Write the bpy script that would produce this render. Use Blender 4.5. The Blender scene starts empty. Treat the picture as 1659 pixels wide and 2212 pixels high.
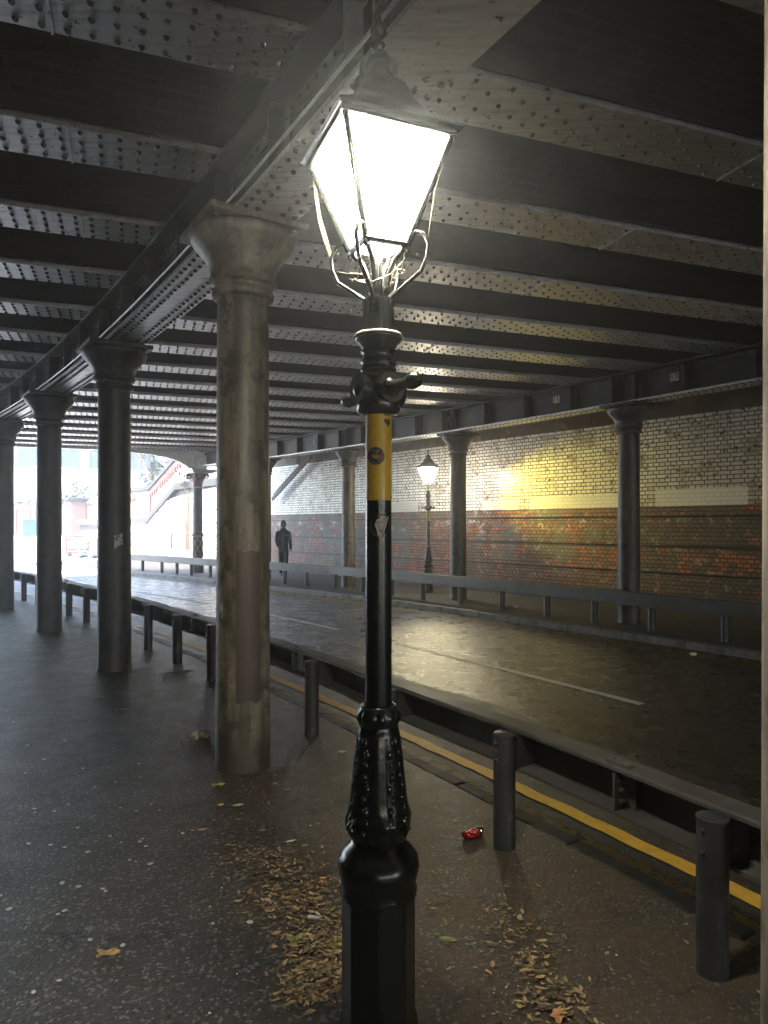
import bpy, bmesh, math, random
from mathutils import Vector, Matrix
random.seed(11)
sc = bpy.context.scene
COL = sc.collection
PI = math.pi
rad = math.radians

# ------------------------------------------------------------------ layout
# the road bends gently left: stations s run along the near column row, offsets n run across it
RC = 76.4
H0 = rad(32.4)
C1P = (-.94, 4.63)
OC = (C1P[0]-RC*math.cos(H0), C1P[1]-RC*math.sin(H0))
def sn(s, n, z=0.):
    h = H0+s/RC
    return Vector((OC[0]+(RC+n)*math.cos(h), OC[1]+(RC+n)*math.sin(h), z))
def heading(s):
    return H0+s/RC            # angle of the outward (to the far side) normal; travel direction is +90 deg
def lerp_tab(tab, x):
    if x <= tab[0][0]: return tab[0][1]
    for (a, b), (c, d) in zip(tab, tab[1:]):
        if x <= c: return b+(d-b)*(x-a)/(c-a)
    return tab[-1][1]
FAR_KERB = [(-30, 7.0), (1, 6.95), (4, 6.8), (9.5, 6.65), (13, 6.4), (20, 6.2), (40, 6.1)]
FAR_POST = [(-30, 7.45), (2, 7.4), (10, 7.38), (12, 7.14), (15, 6.84), (19, 6.76), (40, 6.7)]
def ground_z(x, y):           # the road climbs out of the dip beyond the bridge
    t = min(1., max(0., (y-32.)/13.)); t = t*t*(3-2*t)
    return -.1+1.05*t
def eye(px, py, z=0.):        # a ground spot read off the photograph (used for laying out litter)
    D = 1500*(1.6-z)/(py-1134.)
    return Vector(((px-829.5)/1500*D, D, z))
WN = Vector((.777, .629, 0)); WA = Vector((-.629, .777, 0))     # abutment wall: normal and direction
def wall_pt(a, z, off=0.):
    p = WN*(12.5+off)+WA*a
    return Vector((p.x, p.y, z))
BW = Vector((.938, .345, 0)).normalized(); BM = Vector((-BW.y, BW.x, 0))  # cross beam direction and its normal
def bridge_pt(u, t, z):
    p = BW*u+BM*t
    return Vector((p.x, p.y, z))

# ------------------------------------------------------------------ mesh tools
class MB:
    def __init__(self): self.v = []; self.f = []; self.uv = {}; self.mi = []; self.cur = 0
    def vert(self, p, uv=None):
        self.v.append(Vector(p))
        if uv is not None: self.uv[len(self.v)-1] = uv
        return len(self.v)-1
    def face(self, ids, mi=0): self.f.append(tuple(ids)); self.mi.append(mi or self.cur)
    def quad(self, a, b, c, d, uvs=None, mi=0):
        i = [self.vert(p, uvs[k] if uvs else None) for k, p in enumerate((a, b, c, d))]
        self.face(i, mi)
    def box(self, c, sx, sy, sz, ax=None, mi=0):
        c = Vector(c)
        if ax is None: X, Y, Z = Vector((1, 0, 0)), Vector((0, 1, 0)), Vector((0, 0, 1))
        else: X, Y, Z = [Vector(a).normalized() for a in ax]
        i = [self.vert(c+X*(a*sx/2)+Y*(b*sy/2)+Z*(d*sz/2)) for a, b, d in
             ((-1,-1,-1),(1,-1,-1),(1,1,-1),(-1,1,-1),(-1,-1,1),(1,-1,1),(1,1,1),(-1,1,1))]
        for q in ((0,3,2,1),(4,5,6,7),(0,1,5,4),(1,2,6,5),(2,3,7,6),(3,0,4,7)): self.face([i[k] for k in q], mi)
    def lathe(self, prof, seg=24, c=(0,0,0), mod=None, cap=True, rot=0.):
        c = Vector(c); rings = []
        for r, z in prof:
            ring = []
            for k in range(seg):
                a = 2*PI*k/seg+rot
                rr = r if mod is None else mod(r, z, a)
                ring.append(self.vert(c+Vector((rr*math.cos(a), rr*math.sin(a), z)), (k/seg*2*PI*.2, z)))
            rings.append(ring)
        for a, b in zip(rings, rings[1:]):
            for k in range(seg):
                m = (k+1) % seg
                self.face((a[k], a[m], b[m], b[k]))
        if cap:
            self.face(rings[0][::-1]); self.face(rings[-1])
    def tube(self, pts, r, seg=8, cap=True):
        pts = [Vector(p) for p in pts]; rings = []
        n = len(pts)
        t0 = (pts[1]-pts[0]).normalized()
        up = Vector((0,0,1)) if abs(t0.z) < .9 else Vector((1,0,0))
        x = t0.cross(up).normalized()
        for i, p in enumerate(pts):
            t = (pts[min(i+1, n-1)]-pts[max(i-1, 0)]).normalized()
            x = (x-t*x.dot(t)).normalized(); y = t.cross(x)
            rr = r[i] if isinstance(r, (list, tuple)) else r
            rings.append([self.vert(p+x*(rr*math.cos(2*PI*k/seg))+y*(rr*math.sin(2*PI*k/seg))) for k in range(seg)])
        for a, b in zip(rings, rings[1:]):
            for k in range(seg):
                m = (k+1) % seg
                self.face((a[k], a[m], b[m], b[k]))
        if cap: self.face(rings[0][::-1]); self.face(rings[-1])
    def loft(self, rings, cap=True):
        ids = [[self.vert(p) for p in ring] for ring in rings]; seg = len(ids[0])
        for a, b in zip(ids, ids[1:]):
            for k in range(seg):
                m = (k+1) % seg
                self.face((a[k], a[m], b[m], b[k]))
        if cap: self.face(ids[0][::-1]); self.face(ids[-1])
    def prism(self, poly, d, mi=0):          # poly: 3D loop, d: offset vector
        d = Vector(d); n = len(poly)
        a = [self.vert(p) for p in poly]; b = [self.vert(Vector(p)+d) for p in poly]
        self.face(a[::-1], mi); self.face(b, mi)
        for k in range(n):
            m = (k+1) % n
            self.face((a[k], a[m], b[m], b[k]), mi)
    def dome(self, c, r, h, nrm=(0,0,-1), seg=6):
        c = Vector(c); nz = Vector(nrm).normalized()
        x = nz.orthogonal().normalized(); y = nz.cross(x)
        r0 = [self.vert(c+x*(r*math.cos(2*PI*k/seg))+y*(r*math.sin(2*PI*k/seg))) for k in range(seg)]
        r1 = [self.vert(c+nz*(h*.75)+x*(r*.62*math.cos(2*PI*k/seg))+y*(r*.62*math.sin(2*PI*k/seg))) for k in range(seg)]
        t = self.vert(c+nz*h)
        for k in range(seg):
            m = (k+1) % seg
            self.face((r0[k], r0[m], r1[m], r1[k])); self.face((r1[k], r1[m], t))
    def ball(self, c, rx, ry, rz, seg=10, rings=7):
        c = Vector(c); R = []
        for i in range(1, rings):
            a = PI*i/rings
            R.append([self.vert(c+Vector((rx*math.sin(a)*math.cos(2*PI*k/seg), ry*math.sin(a)*math.sin(2*PI*k/seg), -rz*math.cos(a)))) for k in range(seg)])
        b = self.vert(c-Vector((0,0,rz))); t = self.vert(c+Vector((0,0,rz)))
        for k in range(seg):
            m = (k+1) % seg
            self.face((b, R[0][m], R[0][k])); self.face((t, R[-1][k], R[-1][m]))
        for p, q in zip(R, R[1:]):
            for k in range(seg):
                m = (k+1) % seg
                self.face((p[k], p[m], q[m], q[k]))
    def build(self, name, mats, parent=None, smooth=False, origin=None, bevel=0., auto=None):
        me = bpy.data.meshes.new(name)
        o = origin if origin is not None else Vector((0,0,0))
        me.from_pydata([tuple(p-o) for p in self.v], [], self.f)
        if not isinstance(mats, (list, tuple)): mats = [mats]
        for m in mats: me.materials.append(m)
        if len(mats) > 1: me.polygons.foreach_set('material_index', self.mi)
        if self.uv:
            l = me.uv_layers.new(name='UVMap')
            for lp in me.loops:
                l.data[lp.index].uv = self.uv.get(lp.vertex_index, (0, 0))
        bm = bmesh.new(); bm.from_mesh(me); bmesh.ops.recalc_face_normals(bm, faces=bm.faces); bm.to_mesh(me); bm.free()
        if smooth: me.polygons.foreach_set('use_smooth', [True]*len(me.polygons))
        if auto is not None:
            me.polygons.foreach_set('use_smooth', [True]*len(me.polygons))
            try: me.set_sharp_from_angle(angle=rad(auto))
            except Exception: pass
        me.update()
        ob = bpy.data.objects.new(name, me); COL.objects.link(ob)
        if parent is not None: ob.parent = parent
        elif origin is not None: ob.location = o
        if bevel:
            b = ob.modifiers.new('bevel', 'BEVEL'); b.width = bevel; b.segments = 2; b.limit_method = 'ANGLE'; b.angle_limit = rad(40)
        return ob

def tag(o, label=None, cat=None, group=None, kind=None):
    if label: o['label'] = label
    if cat: o['category'] = cat
    if group: o['group'] = group
    if kind: o['kind'] = kind
    return o
def empty(name, loc=(0,0,0), rz=0., label=None, cat=None, group=None):
    o = bpy.data.objects.new(name, None); COL.objects.link(o)
    o.empty_display_size = .1; o.location = loc; o.rotation_euler = (0, 0, rz)
    return tag(o, label, cat, group)
def copy_tree(o, parent=None):
    c = o.copy(); COL.objects.link(c)
    if parent is not None: c.parent = parent
    for ch in list(o.children): copy_tree(ch, c)
    return c

# ------------------------------------------------------------------ materials
class NT:
    def __init__(self, name):
        self.m = bpy.data.materials.new(name); self.m.use_nodes = True
        self.t = self.m.node_tree; self.t.nodes.clear()
        self.out = self.t.nodes.new('ShaderNodeOutputMaterial')
    def n(self, typ, ins=None, **kw):
        nd = self.t.nodes.new('ShaderNode'+typ)
        for k, v in kw.items(): setattr(nd, k, v)
        for k, v in (ins or {}).items(): self.put(nd.inputs[k], v)
        return nd
    def put(self, sock, v):
        if isinstance(v, bpy.types.NodeSocket): self.t.links.new(v, sock)
        elif isinstance(v, bpy.types.Node): self.t.links.new(v.outputs[0], sock)
        else:
            if hasattr(sock.default_value, '__len__') and not isinstance(v, str) and len(sock.default_value) == 4 and len(v) == 3: v = (*v, 1)
            sock.default_value = v
    def coord(self, which='Object'): return self.n('TexCoord').outputs[which]
    def noise(self, vec, scale, detail=4., rough=.55):
        return self.n('TexNoise', {'Vector': vec, 'Scale': scale, 'Detail': detail, 'Roughness': rough}).outputs['Fac']
    def ramp(self, fac, stops):
        r = self.n('ValToRGB', {'Fac': fac}); e = r.color_ramp.elements
        while len(e) < len(stops): e.new(.5)
        for el, (p, c) in zip(e, stops):
            el.position = p; el.color = (*c, 1) if len(c) == 3 else c
        return r.outputs['Color']
    def sstep(self, v, a, b, inv=False):
        return self.n('MapRange', {'Value': v, 'From Min': a, 'From Max': b, 'To Min': 1. if inv else 0., 'To Max': 0. if inv else 1.}, interpolation_type='SMOOTHSTEP').outputs[0]
    def math(self, op, a, b=0., c=None):
        nd = self.n('Math', operation=op); self.put(nd.inputs[0], a); self.put(nd.inputs[1], b)
        if c is not None: self.put(nd.inputs[2], c)
        return nd.outputs[0]
    def mix(self, fac, a, b, blend='MIX'):
        nd = self.n('Mix', data_type='RGBA', blend_type=blend)
        self.put(nd.inputs['Factor'], fac); self.put(nd.inputs[6], a); self.put(nd.inputs[7], b)
        return nd.outputs[2]
    def sep(self, vec):
        s = self.n('SeparateXYZ', {0: vec}); return s.outputs
    def comb(self, x, y, z=0.):
        return self.n('CombineXYZ', {0: x, 1: y, 2: z}).outputs[0]
    def bump(self, h, strength=.5, dist=.01):
        return self.n('Bump', {'Height': h, 'Strength': strength, 'Distance': dist}).outputs[0]
    def bsdf(self, color, rough=.5, metal=0., normal=None, spec=.5, **kw):
        ins = {'Base Color': color, 'Roughness': rough, 'Metallic': metal, 'Specular IOR Level': spec}
        if normal is not None: ins['Normal'] = normal
        ins.update(kw)
        b = self.n('BsdfPrincipled', ins)
        self.t.links.new(b.outputs[0], self.out.inputs[0]); return b
def simple(name, c, rough=.5, metal=0., var=.15, scale=8., bump=0., spec=.5, wear=None):
    t = NT(name); v = t.coord()
    f = t.noise(v, scale, 6.)
    lo = tuple(x*(1-var) for x in c); hi = tuple(min(1, x*(1+var)) for x in c)
    col = t.ramp(f, [(.3, lo), (.7, hi)])
    if wear:
        w = t.sstep(t.noise(v, wear[1], 5., .65), wear[2], wear[2]+.08)
        col = t.mix(w, col, wear[0])
    nr = t.bump(t.noise(v, scale*6, 4.), bump, .004) if bump else None
    t.bsdf(col, rough, metal, nr, spec); return t.m

M = {}
def asphalt(name, base, dirt, rough, kerbside, grit=.8, spec=.5):
    t = NT(name); uv = t.n('UVMap').outputs[0]
    ob = t.coord()
    f1 = t.noise(ob, 60., 6., .7); f2 = t.noise(ob, .9, 5., .6); f3 = t.noise(ob, 4., 6., .65)
    vor = t.n('TexVoronoi', {'Vector': ob, 'Scale': 75.}).outputs['Distance']
    col = t.ramp(f1, [(.3, tuple(x*.55 for x in base)), (.55, base), (.72, tuple(x*1.9 for x in base))])
    vc = t.sep(t.n('TexVoronoi', {'Vector': ob, 'Scale': 95.}).outputs['Color'])[0]
    col = t.mix(t.math('MULTIPLY', t.sstep(vc, .84, .97), .75), col, tuple(x*5.5 for x in base))
    big = t.ramp(f2, [(.3, (.7,.7,.7)), (.7, (1.25,1.2,1.15))])
    col = t.mix(1., col, big, 'MULTIPLY')
    n = t.sep(uv)[1]
    wob = t.math('ADD', n, t.math('MULTIPLY', t.math('SUBTRACT', f2, .5), 1.4))
    dm = t.sstep(wob, kerbside[0], kerbside[1])
    dm = t.math('MULTIPLY', dm, t.sstep(f3, .3, .62))
    dcol = t.ramp(t.noise(ob, 22., 6., .7), [(.3, tuple(x*.55 for x in dirt)), (.7, tuple(x*1.35 for x in dirt))])
    col = t.mix(t.math('MULTIPLY', dm, .85), col, dcol)
    wv = t.n('VectorMath', {0: ob, 1: t.n('TexNoise', {'Vector': ob, 'Scale': 2.5, 'Detail': 5.}).outputs['Color']}, operation='ADD').outputs[0]
    ce = t.n('TexVoronoi', {'Vector': wv, 'Scale': .55}, feature='DISTANCE_TO_EDGE').outputs['Distance']
    ck = t.math('MULTIPLY', t.sstep(ce, .003, .010, True), t.sstep(f2, .48, .56))
    col = t.mix(t.math('MULTIPLY', ck, .8), col, (.008,.0075,.007))
    h = t.math('ADD', t.math('MULTIPLY', vor, .8), t.math('MULTIPLY', f1, .9))
    h = t.math('ADD', h, t.math('MULTIPLY', f3, .5))
    rgh = t.n('MapRange', {'Value': f3, 'From Min': .3, 'From Max': .7, 'To Min': rough-.08, 'To Max': rough+.1}).outputs[0]
    t.bsdf(col, rgh, 0., t.bump(t.math('ADD', h, t.math('MULTIPLY', vc, 1.3)), grit, .007), spec); return t.m
M['pavement'] = asphalt('pavement asphalt', (.036,.035,.034), (.066,.046,.028), .46, (-1.0, .1), .42)
M['far_pavement'] = asphalt('far pavement asphalt', (.034,.032,.029), (.058,.045,.03), .66, (6.0, 7.2))
M['road'] = asphalt('road asphalt', (.020,.0195,.019), (.03,.027,.023), .28, (30., 31.), .5, .65)
M['gravel_lane'] = asphalt('patched asphalt', (.022,.020,.018), (.036,.030,.022), .45, (-5., -4.), 1., .5)
M['kerb'] = simple('granite kerb', (.15,.14,.125), .6, 0, .35, 9., .5, wear=((.06,.055,.045), 3., .52))
def line_paint(name, c, under, edge):
    t = NT(name); ob = t.coord()
    f = t.noise(ob, 9., 7., .75); g = t.noise(ob, 70., 4., .7)
    w = t.sstep(t.math('ADD', f, t.math('MULTIPLY', g, .35)), edge, edge+.1)
    col = t.mix(w, t.ramp(t.noise(ob, 14.), [(.3, tuple(x*.75 for x in c)), (.7, c)]), under)
    t.bsdf(col, .55, 0, t.bump(g, .6, .004)); return t.m
M['yellow_line'] = line_paint('yellow road paint', (.66,.40,.05), (.05,.045,.04), .80)
M['yellow_worn'] = line_paint('worn yellow road paint', (.45,.30,.08), (.05,.045,.04), .66)
M['white_line'] = line_paint('white road paint', (.85,.83,.77), (.05,.05,.05), .86)

M['steel'] = simple('dark bridge paint and rivet shade', (.026,.026,.027), .42, 0, .3, 3., .25, wear=((.03,.02,.014), 6., .62))
def flange_mat():
    t = NT('grey bridge paint'); ob = t.coord()
    st = t.n('Mapping', {'Vector': ob, 'Scale': (1.2, 9., 4.)}).outputs[0]
    f = t.noise(st, 3., 7., .65); g = t.noise(ob, 25., 5., .65)
    col = t.ramp(f, [(.25, (.34,.335,.33)), (.5, (.54,.535,.53)), (.75, (.66,.655,.65))])
    col = t.mix(t.sstep(g, .60, .68), col, (.12,.09,.07))
    t.bsdf(col, .43, .92, t.bump(g, .22, .003), .62); return t.m
M['flange'] = flange_mat()
def column_mat(name, a, b):
    t = NT(name); ob = t.coord(); z = t.sep(ob)[2]
    st = t.n('Mapping', {'Vector': ob, 'Scale': (7., 7., .9)}).outputs[0]
    f = t.noise(st, 1.4, 7., .65); g = t.noise(ob, 6., 7., .7); k = t.noise(ob, 26., 5., .7)
    col = t.ramp(f, [(.36, tuple(x*.45 for x in a)), (.48, a), (.60, b)])
    col = t.mix(t.math('MULTIPLY', t.sstep(g, .50, .60), .8), col, tuple(x*.33 for x in a))
    col = t.mix(t.sstep(k, .68, .73), col, (.30,.28,.25))
    base = t.sstep(t.math('ADD', z, t.math('MULTIPLY', t.math('SUBTRACT', g, .5), .35)), .10, .30, True)
    col = t.mix(t.math('MULTIPLY', base, .8), col, (.04,.033,.026))
    t.bsdf(col, .5, 0, t.bump(t.math('ADD', g, t.math('MULTIPLY', k, .5)), .35, .006), .5); return t.m
M['column'] = column_mat('beige column paint', (.092,.078,.058), (.165,.143,.11))
M['column_grey'] = column_mat('grey column paint', (.034,.034,.033), (.06,.057,.053))
M['column_backlit'] = column_mat('backlit column paint', (.022,.023,.025), (.036,.035,.034))  # darker copy of the column paint, standing in for backlit shade
M['patch'] = simple('brown cover paint', (.05,.037,.028), .5, 0, .15, 5., .2)
M['barrier'] = simple('galvanised rail paint', (.052,.050,.048), .48, 0, .35, 5., .3, wear=((.05,.036,.024), 8., .56))
M['post'] = simple('dark post paint', (.026,.027,.028), .42, 0, .3, 7., .25, wear=((.11,.10,.09), 16., .60))

def brick_vec(t, ob):
    s = t.sep(ob); return t.comb(s[0], s[2], 0.)
def bricks(t, vec, c1, c2, mortar, bw=.235, rh=.077, ms=.006, squash=.5, freq=2, msmooth=.15):
    b = t.n('TexBrick', {'Vector': vec, 'Color1': c1, 'Color2': c2, 'Mortar': mortar, 'Scale': 1., 'Mortar Size': ms, 'Mortar Smooth': msmooth,
                         'Bias': 0., 'Brick Width': bw, 'Row Height': rh})
    b.offset = .5; b.offset_frequency = 2; b.squash = squash; b.squash_frequency = freq
    return b
def rect_mask(t, x, z, r, soft=.01):
    a = t.math('MULTIPLY', t.sstep(x, r[0]-soft, r[0]+soft), t.sstep(x, r[1]-soft, r[1]+soft, True))
    b = t.math('MULTIPLY', t.sstep(z, r[2]-soft, r[2]+soft), t.sstep(z, r[3]-soft, r[3]+soft, True))
    return t.math('MULTIPLY', a, b)
def glazed_mat():
    t = NT('white glazed brick'); ob = t.coord(); s = t.sep(ob); x, z = s[0], s[2]
    b = bricks(t, t.comb(t.math('ADD', x, 50.), t.math('SUBTRACT', z, 1.955-.077*40), 0.), (.88,.87,.84), (.74,.71,.66), (.045,.034,.029), ms=.010)
    vec2 = t.comb(x, z, 0.)
    big = t.noise(vec2, .55, 4., .6); med = t.noise(vec2, 2.2, 6., .65); fine = t.noise(vec2, 9., 6., .7)
    col = t.mix(t.math('MULTIPLY', t.sstep(med, .50, .64), .6), b.outputs[0], (.34,.29,.24))
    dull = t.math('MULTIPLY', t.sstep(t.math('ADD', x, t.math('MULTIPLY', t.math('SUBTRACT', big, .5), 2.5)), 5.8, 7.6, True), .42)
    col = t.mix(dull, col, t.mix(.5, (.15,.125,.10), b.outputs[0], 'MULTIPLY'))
    rust = t.math('MULTIPLY', t.sstep(t.noise(vec2, 1.1, 6., .7), .53, .66), .6)
    col = t.mix(rust, col, t.mix(1., (.50,.33,.26), b.outputs[0], 'MULTIPLY'))
    blot = t.math('MULTIPLY', t.sstep(fine, .55, .61), t.sstep(med, .42, .50))
    col = t.mix(t.math('MULTIPLY', blot, .92), col, (.025,.022,.022))
    wob = t.math('MULTIPLY', t.math('SUBTRACT', fine, .5), .05)
    xw, zw = t.math('ADD', x, wob), t.math('ADD', z, wob)
    pm = None
    for r in ((5.40, 7.12, 1.93, 2.28), (7.93, 10.18, 1.93, 2.24), (10.52, 11.65, 1.93, 2.19), (14.0, 15.9, 1.93, 2.24)):
        k = rect_mask(t, xw, zw, r); pm = k if pm is None else t.math('MAXIMUM', pm, k)
    paint = t.mix(t.math('MULTIPLY', b.outputs['Fac'], .30), (.70,.69,.66), (.36,.35,.33))
    col = t.mix(t.math('MULTIPLY', pm, .93), col, paint)
    h = t.math('ADD', t.math('SUBTRACT', 1., b.outputs['Fac']), t.math('MULTIPLY', fine, .35))
    rgh = t.math('ADD', .27, t.math('MULTIPLY', b.outputs['Fac'], .5))
    rgh = t.math('ADD', rgh, t.math('MULTIPLY', pm, .2))
    t.bsdf(col, rgh, 0, t.bump(h, .7, .006), .5); return t.m
M['glazed'] = glazed_mat()
def red_mat():
    t = NT('painted red brick'); ob = t.coord(); s = t.sep(ob); x, z = s[0], s[2]
    b = bricks(t, t.comb(t.math('ADD', x, 50.), t.math('ADD', z, 4.), 0.), (.34,.115,.055), (.12,.07,.052), (.018,.016,.014), .1175, .077, .011, 1., 1)
    v2 = t.comb(x, z, 0.)
    big = t.noise(v2, .7, 5., .6); med = t.noise(v2, 2.6, 6., .65); fine = t.noise(v2, 14., 6., .7)
    col = t.mix(t.math('MULTIPLY', t.sstep(big, .47, .55), .85), b.outputs[0], t.mix(b.outputs['Fac'], (.12,.088,.052), (.03,.026,.021)))
    col = t.mix(t.math('MULTIPLY', t.sstep(med, .53, .60), .85), col, t.mix(b.outputs['Fac'], (.16,.155,.15), (.05,.047,.045)))
    wob = t.math('MULTIPLY', t.math('SUBTRACT', med, .5), .5); wz = t.math('MULTIPLY', t.math('SUBTRACT', t.noise(v2, 5., 5.), .5), .3)
    xw, zw = t.math('ADD', x, wob), t.math('ADD', z, wz); pm = None
    for r in ((10.5, 11.3, .78, 1.68), (8.95, 9.5, .8, 1.62), (8.3, 8.68, 1.25, 1.62), (14.3, 18.5, .55, 1.55), (9.0, 10.0, 1.75, 1.955)):
        k = rect_mask(t, xw, zw, r, .02); pm = k if pm is None else t.math('MAXIMUM', pm, k)
    col = t.mix(t.math('MULTIPLY', pm, .85), col, t.mix(b.outputs['Fac'], (.135,.125,.12), (.08,.075,.07)))
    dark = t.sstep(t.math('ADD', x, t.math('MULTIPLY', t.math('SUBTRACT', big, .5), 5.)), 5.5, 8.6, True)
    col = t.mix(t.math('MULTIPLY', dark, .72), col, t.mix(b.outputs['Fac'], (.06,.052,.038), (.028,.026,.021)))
    green = t.math('MULTIPLY', t.sstep(t.math('ADD', x, t.math('MULTIPLY', big, 5.)), 17.5, 19.), t.sstep(t.noise(v2, 1.7, 5., .7), .52, .60))
    col = t.mix(t.math('MULTIPLY', green, .6), col, (.12,.15,.075))
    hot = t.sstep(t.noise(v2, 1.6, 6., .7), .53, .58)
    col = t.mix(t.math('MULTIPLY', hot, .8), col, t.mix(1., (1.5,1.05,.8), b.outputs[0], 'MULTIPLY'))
    flake = t.math('MULTIPLY', t.sstep(t.noise(v2, 5., 7., .75), .565, .61), .75)
    col = t.mix(flake, col, (.30,.27,.24))
    col = t.mix(t.math('MULTIPLY', t.sstep(t.noise(v2, 3.7, 7., .75), .58, .66), .8), col, (.03,.026,.022))
    # lime bloom leaching out along the upper string course
    zz = t.math('ADD', z, t.math('MULTIPLY', t.math('SUBTRACT', med, .5), .5))
    band = t.math('MULTIPLY', t.sstep(zz, 1.42, 1.66), t.sstep(zz, 1.70, 1.90, True))
    lime = t.math('MULTIPLY', band, t.sstep(t.math('ADD', t.math('MULTIPLY', fine, .6), t.math('MULTIPLY', med, .5)), .58, .66))
    xr = t.math('MULTIPLY', t.sstep(x, 7.6, 9.), .95)
    col = t.mix(t.math('MULTIPLY', lime, xr), col, (.62,.57,.50))
    h = t.math('ADD', t.math('MULTIPLY', t.math('SUBTRACT', 1., b.outputs['Fac']), .8), t.math('MULTIPLY', fine, .6))
    t.bsdf(col, .6, 0, t.bump(h, .7, .007), .4); return t.m
M['redwall'] = red_mat()
M['stone_band'] = simple('stained brown render', (.085,.058,.042), .75, 0, .45, 2.2, .5, wear=((.17,.13,.095), 1.3, .55))
def jack_mat():
    t = NT('sooty vault brick'); uv = t.n('UVMap').outputs[0]
    b = bricks(t, uv, (.040,.027,.021), (.028,.022,.018), (.045,.040,.035), .225, .075, .006, 1., 1)
    n = t.noise(uv, 1.3, 5., .6)
    col = t.mix(t.sstep(n, .4, .7), b.outputs[0], (.018,.016,.0145))
    t.bsdf(col, .75, 0, t.bump(t.math('SUBTRACT', 1., b.outputs['Fac']), .4, .005), .3); return t.m
M['jack'] = jack_mat()
M['deck'] = simple('bridge deck soot', (.04,.038,.035), .8)
M['plate'] = simple('cream number plate', (.62,.56,.42), .5, 0, .12, 30.)
M['ink'] = simple('lettering and joint black', (.012,.012,.012), .5)
M['lamp_black'] = simple('black gloss lamp paint', (.010,.012,.0105), .23, 0, .3, 9., .18, .6)
M['lamp_yellow'] = simple('yellow lamp band', (.95,.56,.035), .3, 0, .12, 7., .1, .5, wear=((.09,.06,.02), 34., .69))
M['dust'] = simple('dust grime', (.22,.19,.15), .9, 0, .4, 60., .6)
M['web'] = simple('cobweb', (.17,.15,.11), .9)
def pane_mat(strength, col):
    t = NT('lit lantern glass'); ob = t.coord()
    e = t.n('Emission', {'Color': col, 'Strength': strength})
    tr = t.n('BsdfTransparent', {'Color': (.95,.95,.92)})
    d = t.n('BsdfTranslucent', {'Color': (.30,.25,.18)})
    z = t.sep(ob)[2]
    dirt = t.math('MULTIPLY', t.sstep(t.noise(ob, 60., 6., .75), .49, .55), t.sstep(z, 2.44, 2.52, True))
    m1 = t.n('MixShader', {0: .5, 1: tr.outputs[0], 2: e.outputs[0]})
    m2 = t.n('MixShader', {0: t.math('MULTIPLY', dirt, .97), 1: m1.outputs[0], 2: d.outputs[0]})
    t.t.links.new(m2.outputs[0], t.out.inputs[0]); return t.m
M['pane'] = pane_mat(7., (1., .94, .80))
M['far_pane'] = pane_mat(5., (1., .86, .62))
def emit(name, c, s):
    t = NT(name); e = t.n('Emission', {'Color': c, 'Strength': s}); t.t.links.new(e.outputs[0], t.out.inputs[0]); return t.m
M['led'] = emit('lamp light source', (1., .93, .78), 60.)

# ------------------------------------------------------------------ ground, road, pavements
def strip(mb, s0, s1, n0, n1, z, ds=.5, follow=False, dz=0.):
    k = max(1, int(abs(s1-s0)/ds)); prev = None
    f0 = n0 if callable(n0) else (lambda s: n0); f1 = n1 if callable(n1) else (lambda s: n1)
    for i in range(k+1):
        s = s0+(s1-s0)*i/k
        pa, pb = sn(s, f0(s), z), sn(s, f1(s), z)
        if follow:
            pa.z = z+ground_z(pa.x, pa.y)+.1; pb.z = z+ground_z(pb.x, pb.y)+.1
        cur = (mb.vert(pa, (s, f0(s))), mb.vert(pb, (s, f1(s))))
        if prev: mb.face((prev[0], prev[1], cur[1], cur[0]))
        prev = cur
g = MB()
xs = [-160+320*i/40 for i in range(41)]; ys = [-60, -30, -10, 10, 20, 26, 30]+[32+i for i in range(15)]+[50, 60, 90, 130, 160]
gi = [[g.vert((x, y, ground_z(x, y)-.008), (x, 0.)) for x in xs] for y in ys]
for a, b in zip(gi, gi[1:]):
    for k in range(len(xs)-1): g.face((a[k], a[k+1], b[k+1], b[k]))
M['pale_paving'] = simple('pale bounce paving', (.50,.485,.46), .6, 0, .15, 1.5, .2)  # pale tone chosen to bounce daylight under the bridge
tag(g.build('ground', M['pale_paving'], smooth=True), 'pale sunlit paving around the bridge', kind='structure')
mb = MB(); strip(mb, -26, 19.5, 1.078, lambda s: lerp_tab(FAR_KERB, s), -.1, .5, True)
tag(mb.build('road', M['road'], smooth=True), 'dark wet looking asphalt road bending under the bridge', kind='structure')
mb = MB(); strip(mb, -26, 19, 1.079, lambda s: 2.62+.06*math.sin(s*1.3)+.05*math.sin(s*3.1), -.094, .25)
tag(mb.build('road_patch', M['gravel_lane'], smooth=True), 'rough gritty strip of road along the near kerb', kind='structure')
mb = MB(); pts = [eye(*q, .0035) for q in ((622, 2003), (690, 1980), (756, 1962), (800, 2060), (860, 2212), (900, 2330), (720, 2390), (690, 2200), (640, 2075))]
mb.face([mb.vert(p, (p.x, -5.)) for p in pts]); M['repair'] = asphalt('smooth repair asphalt', (.020,.0195,.0185), (.03,.025,.02), .6, (-1., 0.), .45)
tag(mb.build('pavement_repair', M['repair']), 'smoother asphalt repair around the lamp base', kind='structure')
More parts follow.
